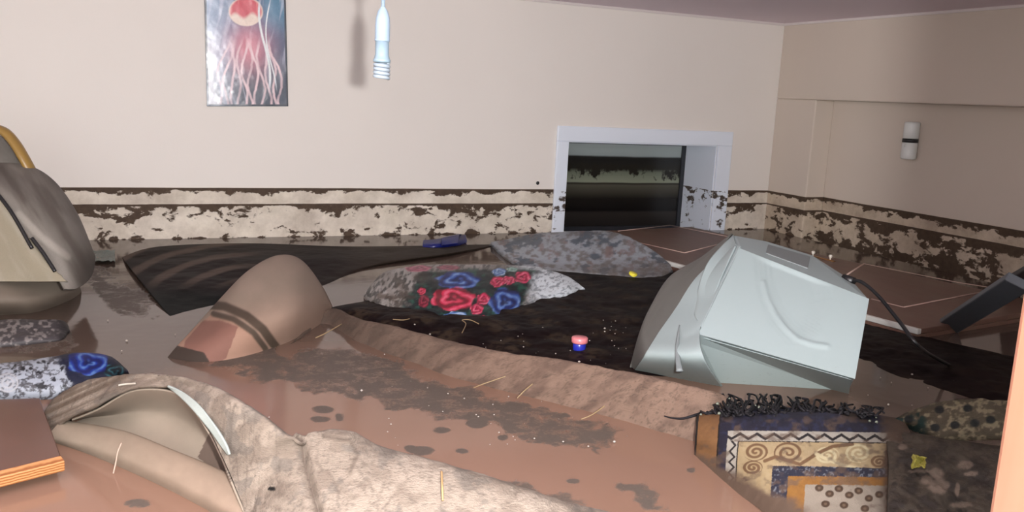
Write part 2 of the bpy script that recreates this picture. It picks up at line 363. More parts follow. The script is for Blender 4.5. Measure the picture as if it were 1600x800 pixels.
# ------------------------------------------------------------------ poster
DP = D-.001
tl, tr = Wy(319, -2, DP), Wy(446, -2, DP); bl, br = Wy(323, 166, DP), Wy(450, 166, DP)
up = 0.02
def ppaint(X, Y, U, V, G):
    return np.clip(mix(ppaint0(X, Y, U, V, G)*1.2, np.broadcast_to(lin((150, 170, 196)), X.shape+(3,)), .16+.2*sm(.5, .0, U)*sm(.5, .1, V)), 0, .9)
def ppaint0(X, Y, U, V, G):
    x = U; y = V                                         # y: 0 bottom .. 1 top
    c = mix(np.broadcast_to(lin((58, 78, 112)), X.shape+(3,)), lin((40, 48, 62)), sm(.7, .1, y))
    c = mix(c, lin((170, 190, 215)), sm(.55, .0, x)*.75*sm(.0, .5, y))
    c = mix(c, lin((235, 235, 240)), sm(.22, .0, x)*sm(.75, .4, y))
    c = mix(c, lin((70, 130, 160)), sm(.62, .8, x)*sm(.55, .8, y)*.8)
    st = fbm(x*16+1.3*np.sin(y*5), y*2.0, 5, 3); c = mix(c, lin((200, 205, 222)), sm(.52, .72, st)*.55)
    pk = np.exp(-(((x-.52)/.26)**2+((y-.50)/.2)**2)); c = mix(c, lin((222, 120, 132)), pk*.85)
    for k in range(11):                                  # trailing tentacles
        x0 = .16+.075*k; xc = x0+.03*np.sin(y*14+k*1.7)+.05*(fbm(y*7, y*0+k*3.1, 4)-.5)+(.52-x0)*.5*sm(.2, .8, y)
        c = mix(c, lin((238, 205, 208)), sm(.022, .006, abs(x-xc))*sm(.62, .45, y)*(.5+.5*vn(y*12, x*0+k, 3)))
    cap = np.hypot((x-.5)/.21, (y-.80)/.12)
    c = mix(c, lin((236, 214, 196)), sm(1.05, .95, cap)); c = mix(c, lin((208, 52, 62)), sm(1.0, .85, cap)*sm(.745, .79, y+.05*np.sin(x*30)*.4))
    c = mix(c, lin((235, 130, 120)), sm(1., .8, cap)*sm(.6, .8, fbm(x*22, y*3, 9))*.7*sm(.75, .8, y))
    for k, (a0, b0, w) in enumerate(((.72, .02, .02), (.80, -.02, .012))):
        c = mix(c, lin((232, 238, 245)), sm(w, w*.3, abs(x-(a0+.06*np.sin(y*6+k))))*sm(.95, .8, y)*sm(.1, .25, y))
    e = np.minimum(np.minimum(x, 1-x)/.025, y/.018); return mix(c, lin((18, 18, 22)), sm(1.1, .9, e))
rows = [[bl, br], [tl, tr]]
P = np.array(rows); ex = (P[1]-P[0])*.10; P[1] += ex
U, V = np.meshgrid(np.linspace(0, 1, 150), np.linspace(0, 1, 220))
G = (P[0, 0]*(1-U[..., None])+P[0, 1]*U[..., None])*(1-V[..., None])+(P[1, 0]*(1-U[..., None])+P[1, 1]*U[..., None])*V[..., None]
G[..., 1] = D-.006-.004*fbm(U*3, V*4, 2)
o = gmesh('poster', G, painted('poster_foil', .22, 0.05, 40, .6, coat=.6, wet=1.0), paint=ppaint, thick=.002)
tag(o, 'glossy blue poster of a red jellyfish hanging on the back wall', 'poster')

# ------------------------------------------------------------------ hanging lamp holder with spiral bulb
TL = 2.15
b0 = Wt(596, 122, TL); k_ = TL/F_PX
lamp = thing('pendant_lamp', 'white pendant lamp holder with spiral bulb hanging on a white cord', 'lamp', b0)
bx, by, bz_ = b0
lathe('socket', [(.004, .170), (.006, .165), (.012, .157), (.0165, .142), (.018, .125), (.018, .092), (.0185, .091), (.0185, .088), (.017, .086)], M_lamp, lamp, b0)
lathe('bulb_base', [(.0165, .0865), (.0165, .055), (.019, .046), (.021, .043), (.021, .038), (.010, .036)], plain('bulb_base_white', (124, 144, 156), .35, var=.02), lamp, b0)
sp_ = [(bx+.0165*math.cos(a), by+.0165*math.sin(a), bz_+.036-.036*a/(2*math.pi*4)) for a in np.linspace(0, 2*math.pi*4, 120)]
tube('bulb_spiral', sp_, .0046, plain('bulb_glass', (138, 150, 160), .3, var=.01), lamp, 8)
tube('cord', [(bx, by, bz_+.165), (bx, by, CZ+.001)], .0048, M_lamp, lamp, 10)
lathe('cord_grip', [(.005, .285), (.013, .28), (.017, .265), (.017, .215), (.013, .203), (.005, .200)], M_lamp, lamp, b0)
lathe('ceiling_rose', [(.035, 0.0), (.035, -.015), (.02, -.03), (.006, -.032)], M_lamp, lamp, (bx, by, CZ))

# ------------------------------------------------------------------ wall lamp
c = Wx(1430, 220, R+REC); c[0] = R+REC
wl = thing('wall_light', 'white tube wall light with a black band on the right wall', 'lamp', (c[0], c[1], c[2]-.1))
r_ = .042; cc = (c[0]-r_*.9, c[1], c[2])
Mw = plain('wall_light_white', (214, 216, 214), .35, var=.02)
lathe('upper_shade', [(r_*.9, .010), (r_, .014), (r_, .095), (r_*.92, .103), (r_*.75, .105)], Mw, wl, cc)
lathe('lower_shade', [(r_*.75, -.105), (r_*.92, -.103), (r_, -.095), (r_, -.014), (r_*.9, -.010)], Mw, wl, cc)
lathe('black_band', [(r_*.93, -.011), (r_*1.03, -.009), (r_*1.03, .009), (r_*.93, .011)], M_black, wl, cc)
bm = bmesh.new(); bmesh.ops.create_icosphere(bm, subdivisions=2, radius=.008); bmesh.ops.translate(bm, vec=(cc[0]-r_*.99, cc[1]-.005, cc[2]-.026), verts=bm.verts)
bm_obj('pull_knob', bm, Mw, wl, True)

# ------------------------------------------------------------------ floating wardrobe under the window
zt = .035
m = NT('wardrobe_brown'); p = m.pos((1, .25, 1)); nz = m.noise(14, 6, .6, vec=p, dist=.6)
cb = m.mixc(nz, L3(92, 66, 58), L3(124, 94, 82)); cb = m.mixc(m.ramp(m.noise(5, 7, .7), [(.45, 0.0), (.7, 1.0)]), cb, L3(112, 92, 78))
m.l(cb, m.b.inputs['Base Color']); m.b.inputs['Roughness'].default_value = .45; m.b.inputs['Specular IOR Level'].default_value = .3
M_wb = m.m; M_inlay = plain('inlay_pink', (206, 178, 166), .45); M_edge = plain('wardrobe_edge', (206, 206, 200), .5)
e0, e1 = Wz(1040, 408, zt), Wz(1435, 515, zt); dr = (e1-e0)/np.linalg.norm(e1-e0)
nrm = np.array([-dr[1], dr[0], 0.0]);  nrm = nrm if nrm[0] > 0 else -nrm
w0 = e1-dr*2.30; w1 = e1
far = min((R-.03-w1[0])/nrm[0], 1.02)
ward = thing('wardrobe', 'brown wardrobe with pale inlaid lines floating on its back below the window', 'wardrobe', (w0+w1)/2*np.array([1, 1, 0])+nrm*.5)
def slab(name, A, B, w, z0, z1, mat, par, bv=.003, off=0.0):
    A = np.array(A)+nrm*off; B = np.array(B)+nrm*off
    bm = bmesh.new(); vs = []
    for z in (z0, z1):
        for q in (A, B, B+nrm*w, A+nrm*w): vs.append(bm.verts.new((q[0], q[1], z)))
    for f in ((3,2,1,0),(4,5,6,7),(0,1,5,4),(1,2,6,5),(2,3,7,6),(3,0,4,7)): bm.faces.new([vs[i] for i in f])
    o = bm_obj(name, bm, mat, par); bevel(o, bv); return o
slab('body', w0, w1, far, -.35, zt-.02, M_wb, ward)
mid = w0+(w1-w0)*.5
slab('door', w0+dr*.002, mid-dr*.003, far-.03, zt-.0195, zt, M_wb, ward, off=.022); slab('door', mid+dr*.003, w1-dr*.002, far-.03, zt-.0195, zt, M_wb, ward, off=.022)
slab('edge_strip', w0, w1, .020, zt-.0195, zt+.001, M_edge, ward)
def inlay(pts):
    A = [Wz(x, y, zt+.001) for x, y in pts]; prt = []
    for a_, b_ in zip(A[:-1], A[1:]): prt.append(tube(None, [a_, b_], .0058, None, n=8, flat=.25))
    return prt
multi('inlay', inlay([(900, 372), (966, 361), (1047, 352), (1150, 372), (1140, 377), (1070, 395), (998, 379), (930, 362)][1:7]), M_inlay, ward)
multi('inlay', inlay([(1322, 430), (1350, 412), (1495, 441), (1552, 450), (1540, 455), (1412, 480), (1362, 467)]), M_inlay, ward)
for (x, y) in ((1270, 394), (1297, 400)):
    q = Wz(x, y+7, zt)
    lathe('knob', [(.0035, 0), (.0035, .012), (.009, .018), (.010, .026), (.006, .031)], plain('knob_white', (232, 226, 216), .3), ward, (q[0], q[1], zt), 16)
q0, q1 = Wz(1262, 398, zt), Wz(1303, 409, zt)
multi('handle_plate', [tube(None, [q0+np.array([0,0,.002]), q1+np.array([0,0,.002])], .011, None, n=10, flat=.3)], plain('brass_plate', (150, 112, 74), .35, .6), ward)

# ------------------------------------------------------------------ dark grey boards at right
Mg = plain('grey_board', (74, 78, 84), .5, var=.1); Mg2 = plain('grey_board_dark', (52, 55, 62), .5)
def plank(name, label, a, b, w, t, mat, roll=0):
    a = np.array(a); b = np.array(b); d = (b-a)/np.linalg.norm(b-a); s = np.cross(d, [0, 0, 1]); s /= np.linalg.norm(s); u = np.cross(s, d)
    s2 = s*math.cos(roll)+u*math.sin(roll); u2 = np.cross(s2, d)
    bm = bmesh.new(); vs = []
    for e in (a, b):
        for i, j in ((-1, -1), (1, -1), (1, 1), (-1, 1)): vs.append(bm.verts.new(e+s2*w*i/2+u2*t*j/2))
    for f in ((3,2,1,0),(4,5,6,7),(0,1,5,4),(1,2,6,5),(2,3,7,6),(3,0,4,7)): bm.faces.new([vs[i] for i in f])
    o = bm_obj(name, bm, mat); bevel(o, .004); return tag(o, label, 'board', 'dark grey boards by the door post')
plank('wooden_board', 'long dark grey board sloping out of the water by the door post', Wz(1472, 516, -.02), Wt(1592, 440, 2.72), .075, .03, Mg, .45)
plank('wooden_board', 'short dark grey board crossing behind the sloping one', Wz(1570, 452, -.02), Wt(1640, 418, 3.15), .10, .03, Mg2, .3)

# ------------------------------------------------------------------ dark soaked blankets
M_blk = painted('wet_blanket', .55, .25, 60, .06, wet=.19)
def dark_paint(seed, blotch):
    def f(X, Y, U, V, G):
        n = fbm(G[..., 0]*9, G[..., 1]*9, seed); c = mix(np.broadcast_to(lin((48, 30, 33)), X.shape+(3,)), lin((66, 48, 46)), sm(.4, .7, n))
        if blotch:
            gx = G[..., 0]*5.5+.6*fbm(G[..., 0]*3, G[..., 1]*3, 4); gy = G[..., 1]*6.5
            cell = np.hypot((gx % 1)-.5, (gy % 1)-.5); c = mix(c, lin((118, 98, 80)), sm(.46, .2, cell+.25*(fbm(G[..., 0]*20, G[..., 1]*20, 2)-.5))*sm(.35, .6, fbm(G[..., 0]*60, G[..., 1]*60, 8))*blotch)
        return c
    return f
def stripe_paint(X, Y, U, V, G):
    n = fbm(G[..., 0]*10, G[..., 1]*10, 3); c = mix(np.broadcast_to(lin((52, 33, 37)), X.shape+(3,)), lin((70, 48, 48)), n)
    dx = X-420; dy = (Y-470)*2.6; rr = np.hypot(dx, dy); w = np.sin(rr/7.5+2.2*fbm(X/60, Y/40, 6))
    c = mix(c, lin((176, 150, 134)), sm(.0, .9, w)*sm(430, 350, X)*sm(458, 430, Y))
    c = mix(c, lin((120, 104, 92)), sm(520, 620, X+40*n)*.9)
    return mix(c, lin((36, 42, 42)), sm(440, 470, Y))
def ripple(amp, sx=9, sy=14, s=1):
    return lambda U, V, G: amp*(fbm(G[..., 0]*sx, G[..., 1]*sy, s)-.45)*sm(0, .12, U)*sm(1, .88, U)*sm(0, .15, V)*sm(1, .85, V)*2
o = gmesh('blanket', grid([Z([(268, 498, -.004), (340, 478, -.004), (420, 462, -.004), (500, 450, -.004), (560, 420, -.004)]),
                           Z([(232, 455, .012), (310, 445, .02), (400, 432, .02), (490, 425, .015), (620, 408, .01)]),
                           Z([(200, 415, .012), (290, 412, .025), (390, 410, .03), (500, 405, .025), (700, 397, .012)]),
                           Z([(190, 402, -.004), (250, 386, -.002), (390, 381, .004), (560, 386, 0), (785, 382, -.004)])], 240, 140), M_blk, paint=stripe_paint, disp=ripple(.010, 5, 5), thick=.006)
tag(o, 'dark wet blanket with curved stripes floating along the back wall', 'blanket', 'soaked dark blankets')
o = gmesh('blanket', grid([Z([(512, 490, -.006), (600, 516, -.005), (720, 540, -.005), (850, 566, -.005), (1000, 590, -.005), (1060, 596, -.005)]),
                           Z([(514, 483, .012), (620, 492, .03), (740, 505, .03), (860, 520, .022), (990, 540, .012), (1080, 560, .01)]),
                           Z([(540, 477, .012), (640, 470, .03), (760, 465, .03), (880, 470, .03), (1000, 480, .02), (1100, 500, .01)]),
                           Z([(585, 470, -.005), (680, 440, 0), (800, 425, .004), (920, 424, .01), (1050, 428, .0), (1110, 440, -.005)])], 260, 150), M_blk, paint=dark_paint(11, .8), disp=ripple(.014, 8, 8, 5), thick=.006)
tag(o, 'dark brown patterned blanket under the rose pillow', 'blanket', 'soaked dark blankets')
o = gmesh('blanket', grid([Z([(1335, 560, -.005), (1400, 590, -.004), (1480, 615, -.004), (1590, 650, -.005)]),
                           Z([(1338, 530, .012), (1410, 545, .015), (1490, 565, .015), (1590, 600, .01)]),
                           Z([(1345, 498, -.005), (1420, 520, -.002), (1500, 540, -.002), (1600, 560, -.005)])], 120, 80), M_blk, paint=dark_paint(23, .25), disp=ripple(.01, 10, 10, 7), thick=.006)
tag(o, 'near-black wet blanket floating right of the monitor', 'blanket', 'soaked dark blankets')

# ------------------------------------------------------------------ pillows
def pillow(name, label, front, midr, top, paint, mat, dy=.2, nu=260, seed=3, amp=.008, group='floating pillows'):
    f = Z(front); mm = Z(midr); t = Z(top)
    bk = [q+np.array([0, dy*math.sin(math.pi*min(max(i/(len(t)-1), .06), .94)), 0]) for i, q in enumerate(t)]; bk = [np.array([q[0], q[1], -.01]) for q in bk]
    un = [np.array([(a[0]+b[0])/2, (a[1]+b[1])/2, -.07*math.sin(math.pi*i/(len(f)-1))-.012]) for i, (a, b) in enumerate(zip(f, bk))]
    G = grid([f, mm, t, bk, un], nu, 170, True)
    o = gmesh(name, G, mat, paint=paint, closed=True, disp=lambda U, V, G: amp*(fbm(G[..., 0]*14, G[..., 1]*14+G[..., 2]*9, seed)-.5)*sm(0, .08, U)*sm(1, .92, U))
    return tag(o, label, 'pillow', group)
def flower(c, X, Y, cx, cy, rx, ry, cols, seed=0, petals=5):
    dx = (X-cx)/rx; dy = (Y-cy)/ry; r = np.hypot(dx, dy); a = np.arctan2(dy, dx)
    edge = .92+.07*np.cos(a*petals+seed)+.22*(fbm(X/7, Y/6, seed)-.5)
    k = sm(edge+.05, edge-.05, r); rings = .5+.5*np.sin(r*11-a+1.3*np.sin(a*3+seed+r*3)); rings = rings*.65+.35*fbm(X/5, Y/4, seed)
    base = mix(np.broadcast_to(lin(cols[0]), X.shape+(3,)), lin(cols[1]), sm(.25, .6, rings)); base = mix(base, lin(cols[2]), sm(.62, .95, rings))
    base = mix(base, lin(cols[0])*.4, sm(.3, .05, r)*.7)
    return mix(c, base, k)
RED = ((120, 14, 38), (206, 34, 76), (240, 110, 138)); PNK = ((140, 16, 52), (212, 40, 92), (244, 150, 170)); BLU = ((20, 32, 90), (44, 80, 160), (130, 165, 215)); LBL = ((60, 100, 160), (130, 165, 210), (215, 225, 235))
def rose_paint(X, Y, U, V, G):
    lace = fbm(X/9, Y/5, 3); lace2 = fbm(X/4, Y/3, 4)
    c = mix(np.broadcast_to(lin((160, 156, 152)), X.shape+(3,)), lin((70, 69, 68)), sm(.45, .6, fbm(X/4+Y/7, Y/9-X/12, 3)))
    c = mix(c, lin((92, 82, 72)), sm(.35, .6, fbm(X/30, Y/30, 9))*.5)
    wt = mix(np.broadcast_to(lin((222, 230, 236)), X.shape+(3,)), lin((130, 140, 152)), sm(.16, .06, abs(np.sin((X+1.6*Y)/11+3*lace)))*.8)
    wt = mix(wt, lin((104, 112, 120)), sm(.55, .62, lace2)*.7); c = mix(c, wt, sm(800, 840, X-.5*(Y-440)+25*(lace-.5)))
    wob = 24*(fbm(X/14, Y/14, 21)-.5)
    dk = (sm(640, 652, X+wob+.55*(Y-450))*sm(838, 822, X+wob+.35*(Y-450))); dk = dk*sm(416, 424, Y+wob*.3+sm(760, 640, X)*-4)
    green = mix(np.broadcast_to(lin((14, 26, 30)), X.shape+(3,)), lin((30, 78, 66)), sm(.5, .72, fbm(X/7, Y/5, 31)))
    c = mix(c, green, dk)
    for f in ((716, 438, 36, 15, BLU, 1, 7), (708, 467, 37, 19, RED, 2, 6), (789, 472, 27, 23, BLU, 3, 5), (777, 440, 12, 9, PNK, 4, 5), (795, 438, 11, 7, PNK, 5, 5), (817, 433, 14, 10, PNK, 6, 5),
              (755, 467, 11, 10, PNK, 7, 5), (745, 483, 11, 9, PNK, 8, 5), (757, 501, 12, 8, PNK, 9, 5), (662, 470, 9, 11, ((90, 10, 34), (130, 24, 52), (160, 60, 80)), 2, 4), (659, 455, 7, 6, RED, 3, 5), (653, 419, 22, 6, ((130, 60, 80), (176, 90, 112), (200, 130, 150)), 1, 5),
              (780, 425, 11, 7, LBL, 2, 5), (800, 421, 9, 4, ((110, 150, 140), (140, 180, 170), (200, 215, 210)), 2, 5), (712, 495, 20, 9, LBL, 5, 6), (700, 418, 20, 4, ((120, 50, 70), (150, 70, 90), (170, 100, 120)), 5, 6)):
        c = flower(c, X, Y, *f)
    return mix(c, lin((80, 66, 56)), sm(.50, .70, fbm(X/22, Y/16, 77))*sm(720, 590, X)*.8)
M_pil = painted('pillow_cloth', .45, .3, 120, .35, wet=.82)
pillow('floral_pillow', 'pillow with red and blue roses floating on the dark blanket',
       [(568, 466, -.004), (588, 484, .0), (640, 500, 0), (700, 508, 0), (760, 514, 0), (830, 492, 0), (890, 472, 0), (914, 458, -.004)],
       [(569, 461, .02), (592, 458, .05), (640, 462, .06), (700, 464, .065), (765, 464, .065), (835, 455, .06), (890, 452, .05), (914, 455, .02)],
       [(571, 456, .03), (600, 426, .085), (645, 416, .105), (705, 413, .11), (770, 414, .11), (840, 417, .10), (886, 432, .07), (913, 451, .035)], rose_paint, M_pil)
def grey_paint(X, Y, U, V, G):
    n = fbm(X/8, Y/5, 41); c = mix(np.broadcast_to(lin((172, 180, 190)), X.shape+(3,)), lin((126, 124, 124)), sm(.42, .68, n))
    c = mix(c, lin((70, 86, 102)), sm(.56, .64, fbm(X/15, Y/8, 43)+.08*np.sin(X/18))*.9); c = mix(c, lin((140, 112, 106)), sm(.62, .7, fbm(X/13, Y/9, 49))*.6)
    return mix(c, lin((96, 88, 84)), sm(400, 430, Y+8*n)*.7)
pillow('floral_pillow', 'faded grey-blue flowered pillow floating below the window',
       [(768, 386, -.004), (800, 412, 0), (850, 424, 0), (920, 432, 0), (985, 436, 0), (1030, 434, 0), (1052, 426, -.004)],
       [(767, 382, .02), (800, 392, .04), (850, 398, .06), (920, 400, .07), (985, 402, .065), (1025, 414, .04), (1050, 421, .02)],
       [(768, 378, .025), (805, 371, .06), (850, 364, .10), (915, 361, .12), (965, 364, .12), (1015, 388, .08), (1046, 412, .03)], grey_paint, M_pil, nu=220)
def blue_paint(X, Y, U, V, G):
    l1 = fbm(X/9, Y/7, 51); c = mix(np.broadcast_to(lin((176, 184, 196)), X.shape+(3,)), lin((84, 84, 90)), sm(.47, .55, l1)*sm(.70, .6, l1))
    c = mix(c, lin((40, 42, 48)), sm(.62, .68, fbm(X/12, Y/9, 55)))
    sw = np.hypot((X-12)/18, (Y-598)/16); c = mix(c, lin((190, 192, 198)), sm(1, .9, sw)*(.5+.5*np.sin(sw*16)))
    dk = sm(88, 100, X+18*(l1-.5)-(.6*(Y-570))); c = mix(c, lin((18, 26, 52)), dk)
    c = flower(c, X, Y, 138, 566, 34, 22, ((14, 26, 96), (28, 56, 150), (100, 140, 200)), 3, 6)
    c = flower(c, X, Y, 180, 580, 18, 12, ((12, 22, 30), (20, 50, 62), (60, 110, 120)), 5, 5)
    return c
pillow('floral_pillow', 'blue and white flowered pillow behind the rolled carpet at left',
       [(-60, 618, 0), (-20, 625, 0), (60, 625, 0), (120, 618, 0), (180, 600, 0), (202, 586, -.004)],
       [(-60, 595, .04), (-20, 592, .05), (60, 592, .05), (120, 585, .05), (175, 580, .04), (201, 582, .02)],
       [(-60, 575, .05), (-20, 570, .06), (55, 562, .07), (120, 551, .08), (170, 556, .06), (199, 578, .02)], blue_paint, painted('pillow_cloth_near', .45, .3, 120, .3, wet=.5), dy=.14, nu=220)
def dkp(X, Y, U, V, G):
    n = fbm(X/7, Y/5, 61); c = mix(np.broadcast_to(lin((66, 62, 64)), X.shape+(3,)), lin((124, 118, 116)), sm(.5, .62, n)); return mix(c, lin((36, 32, 34)), sm(85, 100, X))
pillow('patterned_pillow', 'low dark grey patterned pillow floating under the armchair cushion',
       [(-50, 545, 0), (0, 543, 0), (50, 538, 0), (95, 532, 0), (108, 522, -.004)], [(-50, 525, .025), (0, 520, .03), (50, 516, .03), (95, 515, .02), (109, 517, .01)],
       [(-50, 505, .035), (0, 499, .04), (50, 499, .04), (95, 500, .03), (107, 509, .012)], dkp, M_pil, dy=.1, nu=140)

# ------------------------------------------------------------------ curled patterned carpet (middle left)
M_rug = painted('carpet_smooth', .75, .25, 320, .2, wet=.76)
def arch_paint(X, Y, U, V, G):
    n = fbm(X/30, Y/30, 71); c = mix(np.broadcast_to(lin((138, 124, 110)), X.shape+(3,)), lin((158, 140, 126)), n)
    c = mix(c, lin((150, 118, 102)), sm(450, 540, Y+.25*(X-400))*.6)
    A = [(330, 478), (352, 480), (385, 495), (410, 515), (432, 545)]; B = [(335, 492), (365, 500), (395, 520), (412, 542), (418, 556)]
    lo = inpoly(X, Y, [(333, 492), (365, 500), (395, 520), (412, 542), (420, 580), (200, 580), (262, 545)])
    c = mix(c, lin((160, 126, 108)), lo*.8)
    c = mix(c, lin((124, 88, 78)), inpoly(X, Y, [(318, 503), (345, 502), (372, 512), (352, 560), (330, 575), (285, 560), (290, 535)])*.9)
    c = mix(c, lin((76, 64, 54)), sm(8, 6, dline(X, Y, A))); c = mix(c, lin((80, 68, 58)), sm(5.5, 4, dline(X, Y, B)))
    return mix(c, lin((60, 50, 44)), inpoly(X, Y, [(250, 540), (275, 541), (320, 552), (330, 572), (250, 580)]))
cur = grid([Z([(262, 560, -.004), (300, 566, -.002), (345, 564, -.002), (400, 552, -.002), (455, 532, -.002), (497, 508, -.002), (516, 488, -.004)]),
            Z([(275, 545, .02), (318, 528, .05), (365, 505, .09), (415, 488, .11), (462, 478, .11), (497, 480, .06), (516, 484, .01)]),
            Z([(292, 528, .03), (345, 468, .10), (388, 425, .17), (432, 402, .20), (468, 408, .18), (500, 447, .10), (517, 480, .02)]),
            Z([(305, 520, .02), (365, 470, .06), (410, 440, .09), (445, 425, .11), (478, 430, .09), (505, 455, .04), (518, 479, -.004)])], 200, 130)
rt = thing('curled_carpet', 'smooth beige carpet corner curling up with brown double stripe', 'carpet', Wz(400, 550, 0))
gmesh('carpet_corner', cur, M_rug, rt, paint=arch_paint, thick=.008)

# muddy folded carpet edge running diagonally
M_back = painted('carpet_backing', .8, .8, 160, .2, mud=(96, 78, 66), mudscale=26, mudlo=.56, mudhi=.78)
def back_paint(a, b, s):
    def f(X, Y, U, V, G):
        n = fbm(G[..., 0]*22, G[..., 1]*22+G[..., 2]*20, s, 5); c = mix(np.broadcast_to(lin(a), X.shape+(3,)), lin(b), sm(.4, .66, n))
        w1 = fbm(G[..., 0]*60+5*n, G[..., 1]*30+G[..., 2]*30, 63, 4); c = mix(c, lin((92, 78, 68)), sm(.04, .0, abs(w1-.5))*.6)
        return mix(c, lin((104, 90, 80)), sm(800, 560, X)*.6)
    return f
fr_ = [(440, 552), (500, 512), (560, 540), (620, 563), (700, 592), (770, 612), (860, 634), (960, 660), (1040, 684), (1092, 700), (1118, 700)]
tp_ = [(470, 528, .0), (516, 484, .03), (566, 500, .05), (650, 522, .06), (750, 545, .075), (850, 561, .09), (925, 574, .10), (985, 585, .105), (1060, 600, .105), (1110, 612, .10), (1135, 622, .08)]
R0 = Z([(x, y, -.01) for x, y in fr_]); R2 = Z(tp_)
R1 = [(a*.45+b*.55)+np.array([0, 0, .022 if i > 1 else .004]) for i, (a, b) in enumerate(zip(R0, R2))]
R3 = [q+np.array([.03, .055, 0]) for q in R2]; R3 = [np.array([q[0], q[1], -.015]) for q in R3]
o = gmesh('rolled_carpet', grid([R0, R1, R2, R3], 420, 70), M_back, paint=back_paint((150, 124, 108), (120, 98, 86), 5), disp=lambda U, V, G: .016*(fbm(G[..., 0]*11+G[..., 1]*5, G[..., 1]*9, 13)-.5)*sm(0, .1, U)+.004*(fbm(G[..., 0]*50, G[..., 1]*50, 15)-.5), thick=.006)
tag(o, 'mud-covered pinkish carpet fold running diagonally across the water', 'carpet')

# ------------------------------------------------------------------ foreground rolled carpet
fg = thing('rolled_carpet', 'large rolled carpet with pale mottled backing in the foreground', 'carpet', Wz(400, 800, 0))
A_ = [(75, 680, .0), (108, 655, .05), (150, 636, .10), (205, 607, .16), (268, 606, .18), (303, 632, .18), (332, 675, .15), (352, 715, .11), (366, 752, .08), (384, 805, .04), (400, 880, .01), (480, 930, .01), (570, 940, .01), (700, 950, .01), (830, 960, .01), (930, 960, .01), (1010, 960, .01)]
B_ = [(66, 655, .01), (88, 622, .07), (140, 596, .125), (205, 588, .165), (270, 590, .19), (325, 605, .20), (385, 636, .20), (425, 661, .19), (458, 684, .17), (500, 676, .17), (545, 680, .165), (572, 696, .15), (660, 722, .145), (780, 758, .135), (870, 787, .12), (940, 806, .10), (1030, 835, .07)]
r0 = Z(A_); r2 = Z(B_)
r1 = [a*.5+b*.5+np.array([0, -.01, .03]) if i > 5 else a*.5+b*.5+np.array([0, 0, .004]) for i, (a, b) in enumerate(zip(r0, r2))]
r3 = [np.array([q[0]+.03, q[1]+.10, q[2]*.55]) for q in r2]; r4 = [np.array([q[0]+.03, q[1]+.12, -.02]) for q in r2]
def fg_paint(X, Y, U, V, G):
    n = fbm(G[..., 0]*26, G[..., 1]*26+G[..., 2]*24, 31, 5); big = fbm(G[..., 0]*6, G[..., 1]*6, 33)
    c = mix(np.broadcast_to(lin((166, 152, 138)), X.shape+(3,)), lin((130, 116, 104)), sm(.46, .70, n)*.7)
    cr_ = fbm(G[..., 0]*40+4*big, G[..., 1]*12, 37, 4); c = mix(c, lin((110, 98, 88)), sm(.035, .0, abs(cr_-.5))*.6)
    c = mix(c, lin((126, 112, 100)), sm(.5, .7, big)*.35)
    w1 = fbm(G[..., 0]*70+6*n, G[..., 1]*22+G[..., 2]*30, 57, 4); c = mix(c, lin((104, 94, 86)), sm(.03, .0, abs(w1-.5))*.55)
    c = mix(c, lin((110, 104, 98)), sm(.58, .68, fbm(X/26, Y/26, 58))*.5)
    c = mix(c, lin((100, 84, 70)), sm(330, 120, X)*sm(.35, .6, fbm(X/60+Y/25, Y/10+X/22, 39, 5))*.85)
    c = mix(c, lin((100, 86, 76)), sm(7, 0, dline(X, Y, [(470, 686), (474, 720), (485, 760), (498, 810)]))*.8)  # crease shade painted as a dark line along the fold
    c = mix(c, lin((90, 78, 68)), sm(5, 0, dline(X, Y, [(505, 684), (545, 690), (560, 712), (548, 740)]))*.5)
    c = mix(c, lin((20, 18, 16)), sm(1, .8, np.hypot((X-427)/7, (Y-765)/4)))
    return c
def fg_disp(U, V, G):
    X, Y = proj(G)
    return .010*(fbm(G[..., 0]*9, G[..., 1]*9, 35)-.5)+.003*(fbm(G[..., 0]*45, G[..., 1]*45, 36)-.5)-.012*sm(14, 0, dline(X, Y, [(470, 680), (474, 720), (485, 760), (498, 810)]))+.006*sm(20, 0, dline(X, Y, [(520, 684), (565, 700), (560, 740)]))
gmesh('backing', grid([r0, r1, r2, r3, r4], 560, 200), painted('carpet_backing_pale', .8, .9, 170, .2), fg, paint=fg_paint, disp=fg_disp, thick=.007)
def in_paint(X, Y, U, V, G):
    n = fbm(X/25, Y/25, 45); c = mix(np.broadcast_to(lin((160, 147, 132)), X.shape+(3,)), lin((172, 156, 140)), n)
    pz = inpoly(X, Y, [(330, 672), (350, 680), (372, 760), (340, 738), (310, 715)]); c = mix(c, lin((112, 96, 86)), pz)
    return mix(c, lin((165, 155, 142)), pz*(sm(352, 356, X))*(np.sin(Y*1.4) > 0)*.7)
u0 = Z([(112, 656, .045), (152, 640, .09), (206, 611, .15), (266, 611, .17), (299, 636, .17), (327, 677, .14), (347, 717, .10), (361, 752, .075), (384, 808, .035)])
l0 = Z([(115, 662, .01), (150, 668, .01), (190, 685, .01), (235, 702, .01), (280, 720, .01), (320, 738, .01), (350, 752, .01), (375, 768, .01), (400, 815, .01)])
m0 = [(a+b)/2+np.array([.03, .05, -.01]) for a, b in zip(u0, l0)]
o = gmesh('inner_pile', grid([l0, m0, u0], 240, 90), painted('carpet_pile', .85, .3, 340, .15), fg, paint=in_paint, thick=.004); o['label'] = 'smooth beige inner face with brown stripe'
f0 = Z([(72, 688, -.02), (150, 722, -.02), (230, 757, -.02), (300, 792, -.02), (380, 835, -.02), (450, 880, -.02)])
f1 = Z([(74, 682, .012), (155, 700, .025), (238, 733, .03), (310, 768, .03), (385, 812, .03), (450, 860, .02)])
f2 = Z([(100, 658, .03), (190, 674, .05), (270, 705, .055), (330, 730, .055), (385, 760, .055), (440, 830, .04)])
f3 = [q+np.array([.01, .03, -.045]) for q in f2]
